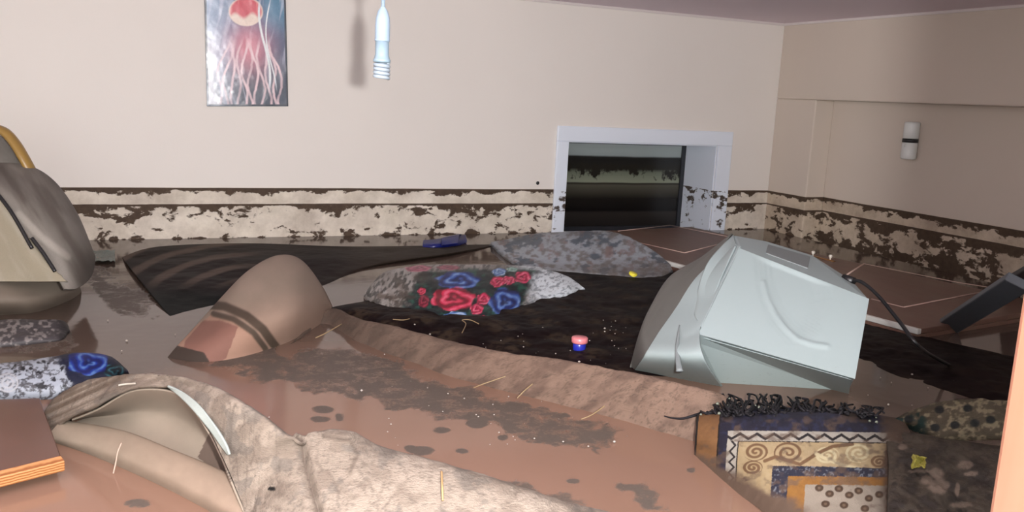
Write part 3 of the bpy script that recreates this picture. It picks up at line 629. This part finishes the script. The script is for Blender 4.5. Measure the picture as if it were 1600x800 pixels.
def fl_paint(X, Y, U, V, G):
    c = mix(np.broadcast_to(lin((158, 143, 126)), X.shape+(3,)), lin((170, 148, 130)), sm(100, 350, X)+0*Y); return mix(c, lin((120, 104, 90)), fbm(X/14, Y/14, 47)*.35)
o = gmesh('lower_layer', grid([f0, f1, f2, f3], 220, 90), painted('carpet_pile_low', .85, .3, 340, .15), fg, paint=fl_paint, thick=.005); o['label'] = 'smooth beige lower flap'
W0 = Z([(262, 603, .197), (284, 611, .197), (311, 632, .192), (336, 664, .172), (353, 692, .148), (359, 710, .13)])
W1 = Z([(264, 605, .19), (278, 617, .188), (301, 640, .182), (326, 669, .162), (346, 697, .138), (357, 711, .124)])
o = gmesh('binding_strip', grid([W0, W1], 60, 6), plain('white_binding', (122, 128, 124), .9, spec=.1), fg, thick=.004); o['label'] = 'white edge strip'

# ------------------------------------------------------------------ armchair tipped over at left
ch = thing('armchair', 'overturned grey and cream armchair half sunk at the left edge', 'armchair', Wz(40, 470, 0))
Mch = painted('velour', .6, .4, 180, .3, wet=.62)
def velour(a, b, s):
    def f(X, Y, U, V, G):
        n = fbm((X-.62*Y)/16, (Y+.8*X)/95, s); c = mix(np.broadcast_to(lin(a), X.shape+(3,)), lin(b), sm(.3, .75, n))
        if s == 81: c = mix(c, lin((176, 170, 160)), sm(8, 2, dline(X, Y, [(30, 335), (66, 372), (104, 402)]))*.8)  # light shading along the back, painted as a pale streak
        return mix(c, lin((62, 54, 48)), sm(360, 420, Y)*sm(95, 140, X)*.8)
    return f
o = gmesh('backrest', grid([T([(-60, 268, 3.0), (0, 306, 2.95), (38, 360, 2.92), (75, 412, 2.9), (100, 452, 2.88)]),
                            T([(-60, 262, 3.02), (0, 288, 2.98), (55, 335, 2.95), (95, 390, 2.93), (122, 450, 2.92)]),
                            T([(-60, 262, 3.12), (8, 268, 3.12), (70, 300, 3.10), (112, 350, 3.08), (142, 430, 3.05)]),
                            T([(-60, 262, 3.25), (30, 262, 3.25), (78, 282, 3.25), (118, 335, 3.22), (146, 400, 3.2)]),
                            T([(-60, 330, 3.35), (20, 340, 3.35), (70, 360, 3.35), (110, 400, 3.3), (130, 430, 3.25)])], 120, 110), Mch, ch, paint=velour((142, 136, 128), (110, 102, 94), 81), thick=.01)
o['label'] = 'muddy grey velour back'
gmesh('side_panel', grid([T([(-60, 440, 2.9), (0, 440, 2.9), (45, 440, 2.9), (105, 440, 2.88)]), T([(-60, 380, 2.92), (0, 380, 2.92), (45, 400, 2.9), (95, 432, 2.89)]), T([(-60, 312, 2.96), (0, 312, 2.96), (40, 366, 2.93), (88, 428, 2.9)])], 60, 50), Mch, ch, paint=velour((172, 162, 140), (186, 178, 160), 83), thick=.01)['label'] = 'cream side panel'
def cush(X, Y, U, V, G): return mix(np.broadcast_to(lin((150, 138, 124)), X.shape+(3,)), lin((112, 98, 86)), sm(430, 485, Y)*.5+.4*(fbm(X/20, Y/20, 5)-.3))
gmesh('seat_cushion', grid([Z([(-60, 497, -.02), (0, 497, -.02), (60, 492, -.02), (112, 472, -.02), (126, 456, .0)]), Z([(-60, 470, .07), (0, 468, .07), (55, 465, .06), (100, 455, .05), (123, 448, .03)]),
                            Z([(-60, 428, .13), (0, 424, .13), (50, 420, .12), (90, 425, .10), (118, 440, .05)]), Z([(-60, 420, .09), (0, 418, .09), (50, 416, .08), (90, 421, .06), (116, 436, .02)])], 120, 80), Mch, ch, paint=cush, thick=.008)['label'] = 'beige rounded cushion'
tube('piping', T([(-6, 300, 2.93), (20, 335, 2.91), (50, 388, 2.89)]), .006, M_black, ch, 8, 20)
tube('piping', T([(50, 372, 2.88), (68, 396, 2.87), (86, 424, 2.86)]), .006, M_black, ch, 8, 20)
gmesh('outer_panel', grid([T([(-60, 275, 3.15), (0, 275, 3.15), (45, 264, 3.2)]), T([(-60, 210, 3.3), (0, 214, 3.3), (38, 258, 3.25)])], 30, 30), Mch, ch, paint=velour((150, 146, 138), (130, 126, 118), 85), thick=.015)
tube('armrest', T([(-60, 190, 3.2), (-20, 198, 3.2), (5, 205, 3.2), (22, 222, 3.2), (38, 248, 3.2), (55, 280, 3.22)]), .026, plain('yellow_wood', (132, 104, 52), .4, coat=.2), ch, 12, 40, .6)['label'] = 'curved yellow wooden arm'

# ------------------------------------------------------------------ upturned tube monitor
mon = thing('computer_monitor', 'pale mint-grey tube monitor lying face down in the water', 'monitor', Wz(1180, 570, 0))
m = NT('monitor_plastic'); nz = m.noise(24, 8, .72)
dirt = m.ramp(nz, [(.60, 0.0), (.72, 1.0)]); sx = m.n('ShaderNodeSeparateXYZ'); tc = m.n('ShaderNodeTexCoord'); m.l(tc.outputs['Object'], sx.inputs[0])
low = m.ramp(m.math('DIVIDE', sx.outputs[2], .3, True), [(0, 1.0), (.25, .45), (.6, 0.0)])
c = m.mixc(m.math('MULTIPLY', dirt, low), L3(138, 150, 151), L3(70, 72, 64)); c = m.mixc(m.math('MULTIPLY', low, .35), c, L3(116, 124, 114))
m.l(c, m.b.inputs['Base Color']); m.b.inputs['Roughness'].default_value = .45; M_mon = m.m
M_mond = plain('monitor_grey', (84, 83, 79), .5, var=.08); M_monp = plain('monitor_panel', (108, 114, 115), .5, var=.05)
a, b, c_, d = Wt(1156, 388, 2.78), Wt(1091, 522, 2.50), Wt(1336, 592, 2.28), Wt(1358, 467, 2.55)
c_ = None
def _pl(px, py):
    n = np.cross(b-a, d-a); E0 = np.array([0, 0, EYE]); r = ray(px, py); return r*(((a-E0)@n)/(r@n))+E0
c_ = _pl(1336, 592)
print('face corner', c_)
e, e2, e3, e4 = Wt(1146, 367, 2.95), Wt(1196, 376, 2.98), Wt(1270, 398, 2.95), Wt(1334, 440, 2.80)
bl_, bm2, br_ = Wz(1060, 594, -.02), Wz(1130, 607, -.02), Wz(1324, 618, -.02)
def poly(name, V, Fs, mat, bv=.008, seg=3, sub=0):
    bm = bmesh.new(); vs = [bm.verts.new(tuple(v)) for v in V]
    for f in Fs: bm.faces.new([vs[i] for i in f])
    o = bm_obj(name, bm, mat, mon, False)
    if bv: bevel(o, bv, seg)
    return o
bk1, bk2, bk3 = np.array([e[0]+.06, e[1]+.12, -.05]), np.array([e4[0]+.02, e4[1]+.10, -.05]), br_+np.array([.12, .22, 0])
ridge = T([(1146, 376, 2.93), (1120, 412, 2.86), (1085, 470, 2.72)])
bkl = Wz(1090, 520, -.05)+np.array([0, .25, 0])
V = [a, b, c_, d, e, e2, e3, e4, bl_+np.array([0,.01,0]), br_, bk1, bk2, bk3, bkl]
# top deck, rear wall, right flank
def face_disp(U, V, G):
    X, Y = proj(G); arc = dline(X, Y, [(1193, 440), (1200, 466), (1212, 490), (1228, 512), (1248, 530), (1270, 538), (1292, 541)])
    dep = sum(inpoly(X+dx, Y+dy, [(1190, 380), (1194, 440), (1212, 490), (1246, 528), (1275, 500), (1290, 455), (1270, 400)])*1.0 for dx in (-12, -4, 4, 12) for dy in (-12, -4, 4, 12))/16
    ed = sm(0, .05, U)*sm(1, .95, U)*sm(0, .05, V)*sm(1, .95, V)
    return (-.007*dep+.0035*sm(7, 0, arc))*ed
def bil(p, q, r_, s_, n=90):
    u, v = np.meshgrid(np.linspace(0, 1, n), np.linspace(0, 1, n)); u = u[..., None]; v = v[..., None]; return (p*(1-u)+q*u)*(1-v)+(s_*(1-u)+r_*u)*v
gmesh('rear_face', bil(b, c_, d, a), M_mon, mon, disp=face_disp)
poly('rear_housing', V, [(0, 3, 7, 6, 5, 4), (3, 2, 9, 12), (3, 12, 11, 7), (4, 5, 10), (5, 6, 11, 10), (6, 7, 11), (1, 8, 9, 2), (0, 4, 13), (0, 13, 8, 1), (4, 10, 13), (8, 13, 10, 11, 12, 9)], M_mon)
# skirt under the overhanging housing
b2, c2 = b+np.array([.004, .012, -.008]), c_+np.array([0, .012, -.006])
poly('front_skirt', [b2, c2, br_+np.array([0, -.004, 0]), bm2, bl_, b2+np.array([0, .05, 0]), c2+np.array([0, .05, 0])], [(0, 4, 3), (0, 3, 2, 1), (0, 1, 6, 5)], M_mon, .004)
# left flank: mint inner face, grey outer face, one curved shell
in0 = [Wt(1150, 384, 2.80), Wt(1130, 428, 2.71), Wt(1110, 475, 2.62), Wt(1094, 515, 2.52), Wt(1100, 560, 2.40), Wz(1130, 606, -.01)]
in1 = [Wt(1140, 392, 2.83), Wt(1108, 432, 2.75), Wt(1085, 480, 2.66), Wt(1070, 525, 2.53), Wt(1066, 560, 2.45), Wz(1066, 594, -.01)]
in2 = [Wt(1128, 398, 2.86), Wt(1088, 435, 2.79), Wt(1058, 480, 2.72), Wt(1030, 520, 2.62), Wt(1008, 555, 2.55), Wz(990, 580, -.01)]
gmesh('left_flank', grid([in0, in1, in2], 60, 60), M_mon, mon, thick=.006)
ou = [Wt(1144, 366, 2.97), Wt(1098, 402, 2.97), Wt(1048, 432, 2.93), Wt(1018, 478, 2.84), Wt(1000, 520, 2.74), Wz(984, 580, -.01)]
in2b = [q+np.array([0, 0, .001]) for q in in2]
om = [(p_+q_)/2+np.array([-.004, 0, .008]) for p_, q_ in zip(in2b, ou)]
back_ = [q+np.array([.06, .10, -.10]) for q in ou]
gmesh('left_cheek', grid([in2b, om, ou, back_], 60, 50), M_mond, mon, thick=.005)['label'] = 'dark grey curved side'
gmesh('left_shoulder', grid([[Wt(1157, 385, 2.785), Wt(1130, 440, 2.68), Wt(1096, 512, 2.525)], [Wt(1150, 380, 2.84), Wt(1118, 435, 2.73), Wt(1086, 495, 2.60)], [Wt(1146, 367, 2.955), Wt(1105, 412, 2.80), Wt(1085, 478, 2.68)]], 30, 20), M_mon, mon, thick=.004)
# groove, embossed arc, recess, socket
gr = [Wt(1062, 508, 2.555), Wt(1058, 545, 2.475), Wt(1062, 580, 2.40)]
tube('vent_groove', gr, [.001, .006, .010], M_monp, mon, 8, 16, .5)
def onface(px, py, lift=.002):
    n = np.cross(b-a, d-a); n /= np.linalg.norm(n); n = n if n@(-a+np.array([0, 0, EYE])) > 0 else -n
    r = ray(px, py); t = ((a-np.array([0, 0, EYE]))@n)/(r@n); return r*t+np.array([0, 0, EYE])+n*lift
def face_patch(name, pts, mat, lift=.0012):
    V = [onface(x, y, lift) for x, y in pts]; return mesh_np(name, V, [tuple(range(len(V)))], mat, mon, smooth=False)
def deck(px, py, lift=.002):
    n = np.cross(d-a, e3-a); n /= np.linalg.norm(n); n = n if n[2] > 0 else -n
    r = ray(px, py); t = ((a-np.array([0, 0, EYE]))@n)/(r@n); return r*t+np.array([0, 0, EYE])+n*lift
Vp = [deck(*q_, .003) for q_ in ((1200, 383), (1266, 402), (1262, 420), (1196, 396))]; Vq = [deck(*q_, -.01) for q_ in ((1200, 383), (1266, 402), (1262, 420), (1196, 396))]
poly('connector_panel', Vp+Vq, [(0, 1, 2, 3), (7, 6, 5, 4), (0, 4, 5, 1), (1, 5, 6, 2), (2, 6, 7, 3), (3, 7, 4, 0)], M_monp, .002)
k0 = Wt(1326, 440, 2.74)
tube('cable', [k0, Wt(1345, 440, 2.70), Wt(1372, 462, 2.62), Wt(1405, 502, 2.5), Wt(1440, 545, 2.42), Wz(1486, 572, .006)], .0055, M_black, mon, 10, 50)['label'] = 'black cable'
tube('plug', [Wt(1318, 434, 2.76), Wt(1334, 440, 2.73)], .013, M_black, mon, 12)

# ------------------------------------------------------------------ navy bordered rug, lower right
rg = thing('bordered_rug', 'navy and cream scroll-bordered rug half under water at lower right', 'rug', Wz(1250, 730, 0))
def scroll(X, Y, cx, cy, r, turns, w, sgn=1, a0=0):
    dx = (X-cx)*sgn; dy = (Y-cy)*1.35; rr = np.hypot(dx, dy)+1e-6; a = (np.arctan2(dy, dx)+a0) % (2*math.pi)
    k = np.full(X.shape, 1e9)
    for t in range(turns+1): k = np.minimum(k, abs(rr-r*(a/(2*math.pi)+t)/turns))
    return sm(w, w*.5, k)*(rr < r*1.08)
def navy_paint(X, Y, U, V, G):
    s = .012; y = Y-s*(X-1140); x = X+.05*(Y-690)
    n = fbm(X/6, Y/6, 91)
    bc = lambda c0: np.broadcast_to(lin(c0), X.shape+(3,))
    c = mix(bc((132, 92, 56)), lin((156, 112, 70)), n)
    c = mix(c, mix(bc((18, 24, 50)), lin((34, 44, 78)), sm(.45, .7, n)), x > 1124)
    c = mix(c, lin((12, 12, 14)), ((x < 1091) | (abs(x-1124) < 1.2))*1.0)
    zig = (x > 1138) & (y > 675)
    zc = mix(bc((186, 180, 168)), lin((20, 22, 30)), ((abs(y-683.5-5*(2*abs(((x/26) % 1)-.5)-.5)*1.6) < 2.4) & (y < 692))*1.0)
    zc = mix(zc, lin((20, 22, 30)), ((abs(x-1147-5*(2*abs(((y/17) % 1)-.5)-.5)*1.6) < 2.0) & (y >= 690) & (x < 1157))*1.0)
    c = mix(c, zc, zig*1.0)
    fld = (x > 1156) & (y > 692); c = mix(c, lin((26, 24, 26)), ((x > 1154) & (y > 690.5) & (x < 1390))*1.0)
    fc = mix(bc((176, 152, 112)), lin((190, 170, 134)), n)
    for (cx, cy, r, sg, a0) in ((1182, 708, 17, 1, 0), (1232, 710, 21, -1, 1), (1178, 732, 14, 1, 2), (1292, 714, 17, 1, 2.5), (1340, 710, 19, -1, 0), (1372, 724, 13, 1, 1)):
        col_ = (214, 200, 160) if 1275 < cx < 1350 else (118, 88, 60)
        fc = mix(fc, lin(col_), scroll(X, Y, cx, cy, r, 2, 3.2, sg, a0))
    fc = mix(fc, lin((118, 88, 60)), sm(3.5, 2, dline(X, Y, [(1196, 722), (1212, 716), (1250, 728), (1275, 712), (1300, 700), (1330, 696)])))
    fc = mix(fc, lin((214, 200, 160)), sm(3.5, 2, dline(X, Y, [(1275, 712), (1296, 722), (1318, 730), (1345, 736)])))
    c = mix(c, fc, fld*1.0)
    inn = (x > 1210) & (y > 729+.01*(x-1210)); c = mix(c, mix(bc((28, 36, 58)), lin((120, 126, 136)), sm(.60, .68, fbm(X/4, Y/4, 95))), inn*1.0)
    inn2 = (x > 1235) & (y > 745); c = mix(c, mix(bc((166, 118, 52)), lin((140, 92, 40)), n), inn2*1.0)
    inn3 = (x > 1262) & (y > 758); wc = bc((160, 148, 134))
    ring = np.full(X.shape, 9.)
    for k, (cx, cy) in enumerate(((1280, 765), (1296, 774), (1310, 766), (1326, 776), (1340, 769), (1356, 781), (1372, 775), (1290, 790), (1318, 792), (1350, 797), (1388, 778))): ring = np.minimum(ring, np.hypot(X-cx, (Y-cy)*1.2))
    wc = mix(wc, lin((72, 52, 36)), sm(7.2, 6, ring)); wc = mix(wc, lin((112, 92, 74)), sm(3, 2, ring)); c = mix(c, wc, inn3*1.0)
    mud = np.clip(sm(-12, 14, Y-(716+.50*(X-1100))+26*(fbm(X/20, Y/14, 97)-.5))*.9*sm(1300, 1230, X)+sm(.54, .74, fbm(X/18, Y/12, 98))*.6+.10+sm(1372, 1395, X+10*n)*.8, 0, 1)  # mud, plus the door post's shadow edge painted in at the right
    return mix(c, lin((104, 84, 70)), mud)
M_nav = painted('rug_pile', .7, .5, 260, .25, wet=.52)
rgG = grid([Z([(1086, 716, -.008), (1128, 752, -.006), (1180, 790, .0), (1250, 840, .01), (1330, 860, .03), (1430, 870, .015)]),
            Z([(1087, 700, .015), (1135, 722, .03), (1190, 750, .045), (1260, 775, .055), (1335, 790, .055), (1432, 800, .02)]),
            Z([(1088, 678, .05), (1140, 688, .075), (1200, 700, .09), (1265, 710, .095), (1335, 715, .085), (1430, 722, .02)]),
            Z([(1090, 652, .06), (1140, 652, .09), (1200, 652, .105), (1265, 652, .11), (1330, 654, .095), (1415, 664, .02)]),
            Z([(1095, 646, .0), (1140, 642, .0), (1200, 640, .0), (1265, 640, .0), (1330, 644, .0), (1388, 652, .0)])], 480, 260)
gmesh('pile', rgG, M_nav, rg, paint=navy_paint, disp=lambda U, V, G: .008*(fbm(G[..., 0]*12, G[..., 1]*12, 92)-.5), thick=.008)
parts = []
for i in range(150):
    u = random.random()**1.3; x = 1092+290*u; y = 650-random.random()*8; z0 = .05+.05*min(1, (x-1090)/60)
    k = 3 if x < 1240 else 2; pts = [Wz(x, y, z0)]
    for j in range(k+1):
        x += random.uniform(-11, 9); y += random.uniform(-13, 3.5) if x < 1300 else random.uniform(-8, 4); y = max(y, 616+max(0, x-1200)*.12); pts.append(Wz(x, y, max(.006, z0-.02*j+random.uniform(-.006, .012))))
    parts.append(tube(None, cr(np.array(pts), 12), .0022+.0012*random.random(), None, n=5))
parts.append(tube(None, cr(np.array(Z([(1095, 646, .06), (1082, 650, .06), (1066, 654, .05), (1050, 653, .045), (1038, 650, .045)])), 16), [.004, .0035, .003, .002, .0015], None, n=6))
f = multi('fringe', parts, plain('fringe_dark', (22, 20, 23), .7, var=.6, scale=60, spec=.2), rg); f['kind'] = 'stuff'; f['label'] = 'tangled dark muddy fringe'
lp = []
for i in range(34):
    x = random.choice([random.uniform(1095, 1200), random.uniform(1270, 1370)]); y = random.uniform(622, 650) if x < 1200 else random.uniform(640, 668)
    q = Wz(x, y, .085); s_ = random.uniform(.002, .0045); v_, f_2 = tube(None, [q-np.array([s_, 0, 0]), q, q+np.array([s_, s_*.6, s_*.4])], [s_*.4, s_, s_*.4], None, n=6); lp.append((v_, f_2))
f = multi('fringe_grit', lp, plain('grit_pale', (96, 100, 88), .5, var=.4), rg); f['kind'] = 'stuff'

# muddy flowered cloths at lower right, flat one painted dark for the post's shadow
M_dk = painted('muddy_cloth', .55, .7, 110, .3)
def dkf(X, Y, U, V, G):
    n = fbm(X/16, Y/12, 101); c = mix(np.broadcast_to(lin((84, 74, 62)), X.shape+(3,)), lin((56, 48, 42)), sm(.4, .65, n))
    for (cx, cy, rx, ry) in ((1466, 762, 18, 13), (1462, 742, 12, 10), (1508, 728, 14, 7), (1447, 752, 9, 8), (1516, 742, 12, 4), (1436, 738, 20, 3), (1495, 766, 4, 12), (1500, 790, 20, 5), (1410, 700, 8, 5)):
        c = mix(c, lin((150, 132, 116)), sm(1.1, .7, np.hypot((X-cx)/rx, (Y-cy)/ry)+.5*(fbm(X/5, Y/5, 103)-.5))*.8)
    return c
o = gmesh('flowered_cloth', grid([Z([(1385, 860, .045), (1460, 870, .03), (1520, 870, .01), (1575, 870, .0)]), Z([(1387, 780, .062), (1450, 790, .05), (1510, 790, .03), (1575, 800, .02)]),
                                  Z([(1388, 715, .068), (1450, 712, .045), (1510, 715, .03), (1580, 730, .02)]), Z([(1380, 668, .045), (1440, 680, .01), (1510, 690, -.004), (1590, 700, -.004)])], 200, 160), M_dk, paint=dkf, disp=ripple(.016, 16, 16, 19), thick=.006)
tag(o, 'muddy cloth, darkened for post shadow, with faded pale flowers between rug and door post', 'cloth')
def rollp(X, Y, U, V, G):
    n = fbm(X/9, Y/6, 111); c = mix(np.broadcast_to(lin((88, 78, 60)), X.shape+(3,)), lin((150, 138, 110)), sm(.5, .66, n)*.9)
    for cx, cy in ((1461, 668), (1492, 664), (1523, 661), (1548, 656), (1468, 640), (1512, 638), (1420, 655)): c = mix(c, lin((26, 30, 28)), sm(9, 6, np.hypot(X-cx, (Y-cy)*1.2)))
    return mix(c, lin((24, 52, 46)), sm(1455, 1440, X)*sm(.5, .6, fbm(X/12, Y/12, 5)))
pillow('patterned_bundle', 'rolled olive patterned cloth bundle beside the door post',
       [(1395, 664, -.004), (1425, 672, 0), (1470, 688, 0), (1530, 688, 0), (1590, 684, 0)], [(1394, 660, .015), (1425, 656, .03), (1470, 655, .045), (1530, 650, .05), (1590, 650, .045)],
       [(1396, 655, .02), (1430, 640, .045), (1470, 628, .065), (1530, 624, .07), (1590, 626, .06)], rollp, M_dk, dy=.09, nu=160, amp=.014, group='')['category'] = 'cloth'

# ------------------------------------------------------------------ brown panel bottom left
pn = thing('plywood_sheet', 'dark brown wooden panel with orange layered edge at the left edge', 'panel', Wz(20, 690, 0))
c1, c2_, c3, c4 = Wz(95, 712, .045), Wz(-140, 770, .045), Wz(-140, 628, .03), Wz(62, 622, .03)
def thickq(name, q, t, mat, par, bv=.002):
    bm = bmesh.new(); vs = [bm.verts.new(tuple(v)) for v in q]+[bm.verts.new((v[0], v[1], v[2]-t)) for v in q]
    for f in ((0,1,2,3),(7,6,5,4),(0,4,5,1),(1,5,6,2),(2,6,7,3),(3,7,4,0)): bm.faces.new([vs[i] for i in f])
    o = bm_obj(name, bm, mat, par); bevel(o, bv); return o
m = NT('panel_brown'); m.l(m.mixc(m.noise(6, 5, .6, dist=.5), L3(68, 42, 34), L3(86, 56, 46)), m.b.inputs['Base Color']); m.b.inputs['Roughness'].default_value = .22
thickq('board', [c1, c2_, c3, c4], .014, m.m, pn)
m = NT('ply_edge'); w_ = m.n('ShaderNodeTexWave', bands_direction='Z'); w_.inputs['Scale'].default_value = 60; w_.inputs['Distortion'].default_value = 2
m.l(m.pos(), w_.inputs['Vector']); m.l(m.mixc(w_.outputs[1], L3(112, 66, 32), L3(158, 112, 72)), m.b.inputs['Base Color']); m.b.inputs['Roughness'].default_value = .35
dn = np.array([0, 0, .0]); ed = (c2_-c1)/np.linalg.norm(c2_-c1); pr_ = np.array([ed[1], -ed[0], 0]); pr_ = pr_ if pr_[1] < 0 else -pr_
thickq('edge_strip', [c1+pr_*.0005+np.array([0,0,.001]), c2_+pr_*.0005+np.array([0,0,.001]), c2_+pr_*.02-np.array([0,0,.004]), c1+pr_*.02-np.array([0,0,.004])], .022, m.m, pn)['label'] = 'orange layered edge'

# ------------------------------------------------------------------ small floating things
Mb = plain('blue_plastic', (16, 26, 96), .35)
sl = thing('slipper', 'dark blue plastic slipper floating against the back wall', 'slipper', Wz(695, 385, 0))
o = gmesh('sole', grid([Z([(661, 388, .0), (680, 389, 0), (705, 386, 0), (728, 380, 0)]), Z([(661, 382, .015), (680, 383, .02), (705, 380, .02), (728, 374, .015)]), Z([(662, 377, .02), (680, 376, .03), (705, 371, .03), (727, 369, .02)])], 50, 20), Mb, sl, thick=.015)
gmesh('strap', grid([Z([(690, 384, .02), (715, 381, .02)]), Z([(690, 373, .045), (718, 367, .045)]), Z([(694, 372, .02), (722, 367, .02)])], 24, 20), Mb, sl, thick=.006)
def lid(name, label, px, py, z, r, h, mat, tilt=0):
    q = Wz(px, py, z); o = lathe(name, [(r*.2, -.001), (r*.96, 0), (r, h*.15), (r, h*.8), (r*.92, h), (r*.2, h*1.02)], mat, None, (0, 0, 0), 32)
    o.location = q; o.rotation_euler = (tilt, tilt*.6, 0); return o
q = Wz(905, 543, .016)
jar = thing('jar', 'small blue jar with a pink screw lid floating beside the monitor', 'jar', q)
lathe('body', [(.012, -.02), (.019, -.016), (.021, .0), (.021, .014), (.018, .018)], plain('jar_blue', (34, 44, 150), .25), jar, (q[0], q[1], q[2]), 32)
lathe('lid', [(.020, .0165), (.0255, .017), (.0265, .021), (.0265, .032), (.024, .035), (.004, .0355)], plain('lid_pink', (196, 116, 120), .35), jar, (q[0], q[1], q[2]), 32)
tag(lid('bottle_cap', 'bright yellow bottle cap at the edge of the grey pillow', 988, 431, .012, .020, .016, plain('cap_yellow', (222, 210, 60), .35), .3), 'bright yellow bottle cap at the edge of the grey pillow', 'cap')
def scrap(name, label, cat, px, py, z, w, h, col, seed):
    rows = [[Wz(px+w*(i/3-.5)+random.uniform(-2, 2), py+h*(.5-j/3)+random.uniform(-1.5, 1.5), z+random.uniform(0, .012)) for i in range(4)] for j in range(4)]
    return tag(gmesh(name, grid(rows, 24, 24), plain(name+'_mat', col, .5, var=.35, scale=60), disp=lambda U, V, G: (w/40*.022)*(fbm(U*5, V*5, seed)-.45), thick=.0015), label, cat)
scrap('plastic_scrap', 'crumpled pale green and grey wrapper near the armchair', 'wrapper', 164, 400, .002, 34, 18, (104, 112, 106), 1)
scrap('plastic_scrap', 'torn yellow scrap lying on the muddy flowered cloth', 'scrap', 1436, 722, .085, 20, 17, (120, 114, 40), 2)
scrap('plastic_scrap', 'small blue scrap beside the yellow one', 'scrap', 1419, 710, .05, 10, 16, (30, 40, 70), 3)
Mst = plain('straw', (128, 108, 78), .6)
def straw(label, pts, r=.0022, mat=None):
    r *= .75
    return tag(tube('straw', Z(pts), r, mat or Mst, None, 6, 20), label, 'straw', 'straws and slivers on the carpets')
straw('pale bent straw sticking up in front of the foreground carpet flap', [(177, 740, .0), (181, 722, .02), (184, 706, .04), (190, 692, .055)], .0022, plain('straw_pale', (140, 120, 106), .6))
straw('short yellow straw lying on the foreground carpet backing', [(692, 782, .135), (691, 760, .147), (690, 737, .148)], .0026, plain('straw_yellow', (150, 122, 84), .6))
straw('bent yellow straw by the bottom edge of the rose pillow', [(722, 520, .05), (728, 506, .05), (722, 500, .055), (735, 500, .055), (748, 506, .05)], .002)
straw('pale straw lying left of the rose pillow bottom', [(614, 499, .05), (630, 500, .05), (640, 498, .05)], .002)
straw('first straw from the left against the diagonal carpet fold', [(740, 606, .02), (755, 600, .035), (790, 588, .06)], .002)
straw('middle straw lying against the diagonal carpet fold', [(808, 622, .03), (820, 610, .05), (832, 600, .07)], .002)
straw('straw nearest the navy rug against the diagonal carpet fold', [(908, 655, .015), (925, 648, .03), (945, 634, .06)], .002)
straw('pale straw on the corner where the beige carpet curls', [(493, 528, .02), (510, 520, .03), (534, 506, .04)], .0022)
straw('white sliver on top of the foreground carpet roll', [(185, 602, .17), (198, 600, .172), (212, 599, .175)], .003, plain('sliver', (128, 122, 112), .5))
# white foam specks drifting on the water
bits = []
spots = [(198, 532), (190, 548), (345, 408), (352, 412), (565, 610), (960, 690), (880, 690), (835, 685), (945, 513), (848, 512), (1395, 560), (1330, 440), (1490, 596), (1425, 585), (1388, 632), (945, 518), (960, 540), (905, 565), (648, 507), (672, 522), (400, 405), (150, 440), (157, 405), (700, 615)]
for i in range(130):
    if i < len(spots): x, y = spots[i]
    else:
        reg = random.choice([(540, 900, 560, 700), (920, 980, 500, 570), (600, 900, 520, 560), (140, 480, 400, 540), (1340, 1540, 520, 640), (400, 1000, 590, 700)])
        x, y = random.uniform(*reg[:2]), random.uniform(*reg[2:])
    q = Wz(x, y, .004 if not 520 < x < 1000 or y > 580 else .03); s_ = random.uniform(.0006, .0022) if i >= len(spots) else random.uniform(.002, .004)
    bits.append(tube(None, [q-np.array([s_, 0, 0]), q, q+np.array([s_, 0, 0])], [s_*.4, s_, s_*.4], None, n=6))
o = multi('foam_specks', bits, plain('foam_white', (150, 142, 134), .5)); tag(o, 'tiny white foam specks scattered over the water', 'debris', kind='stuff')
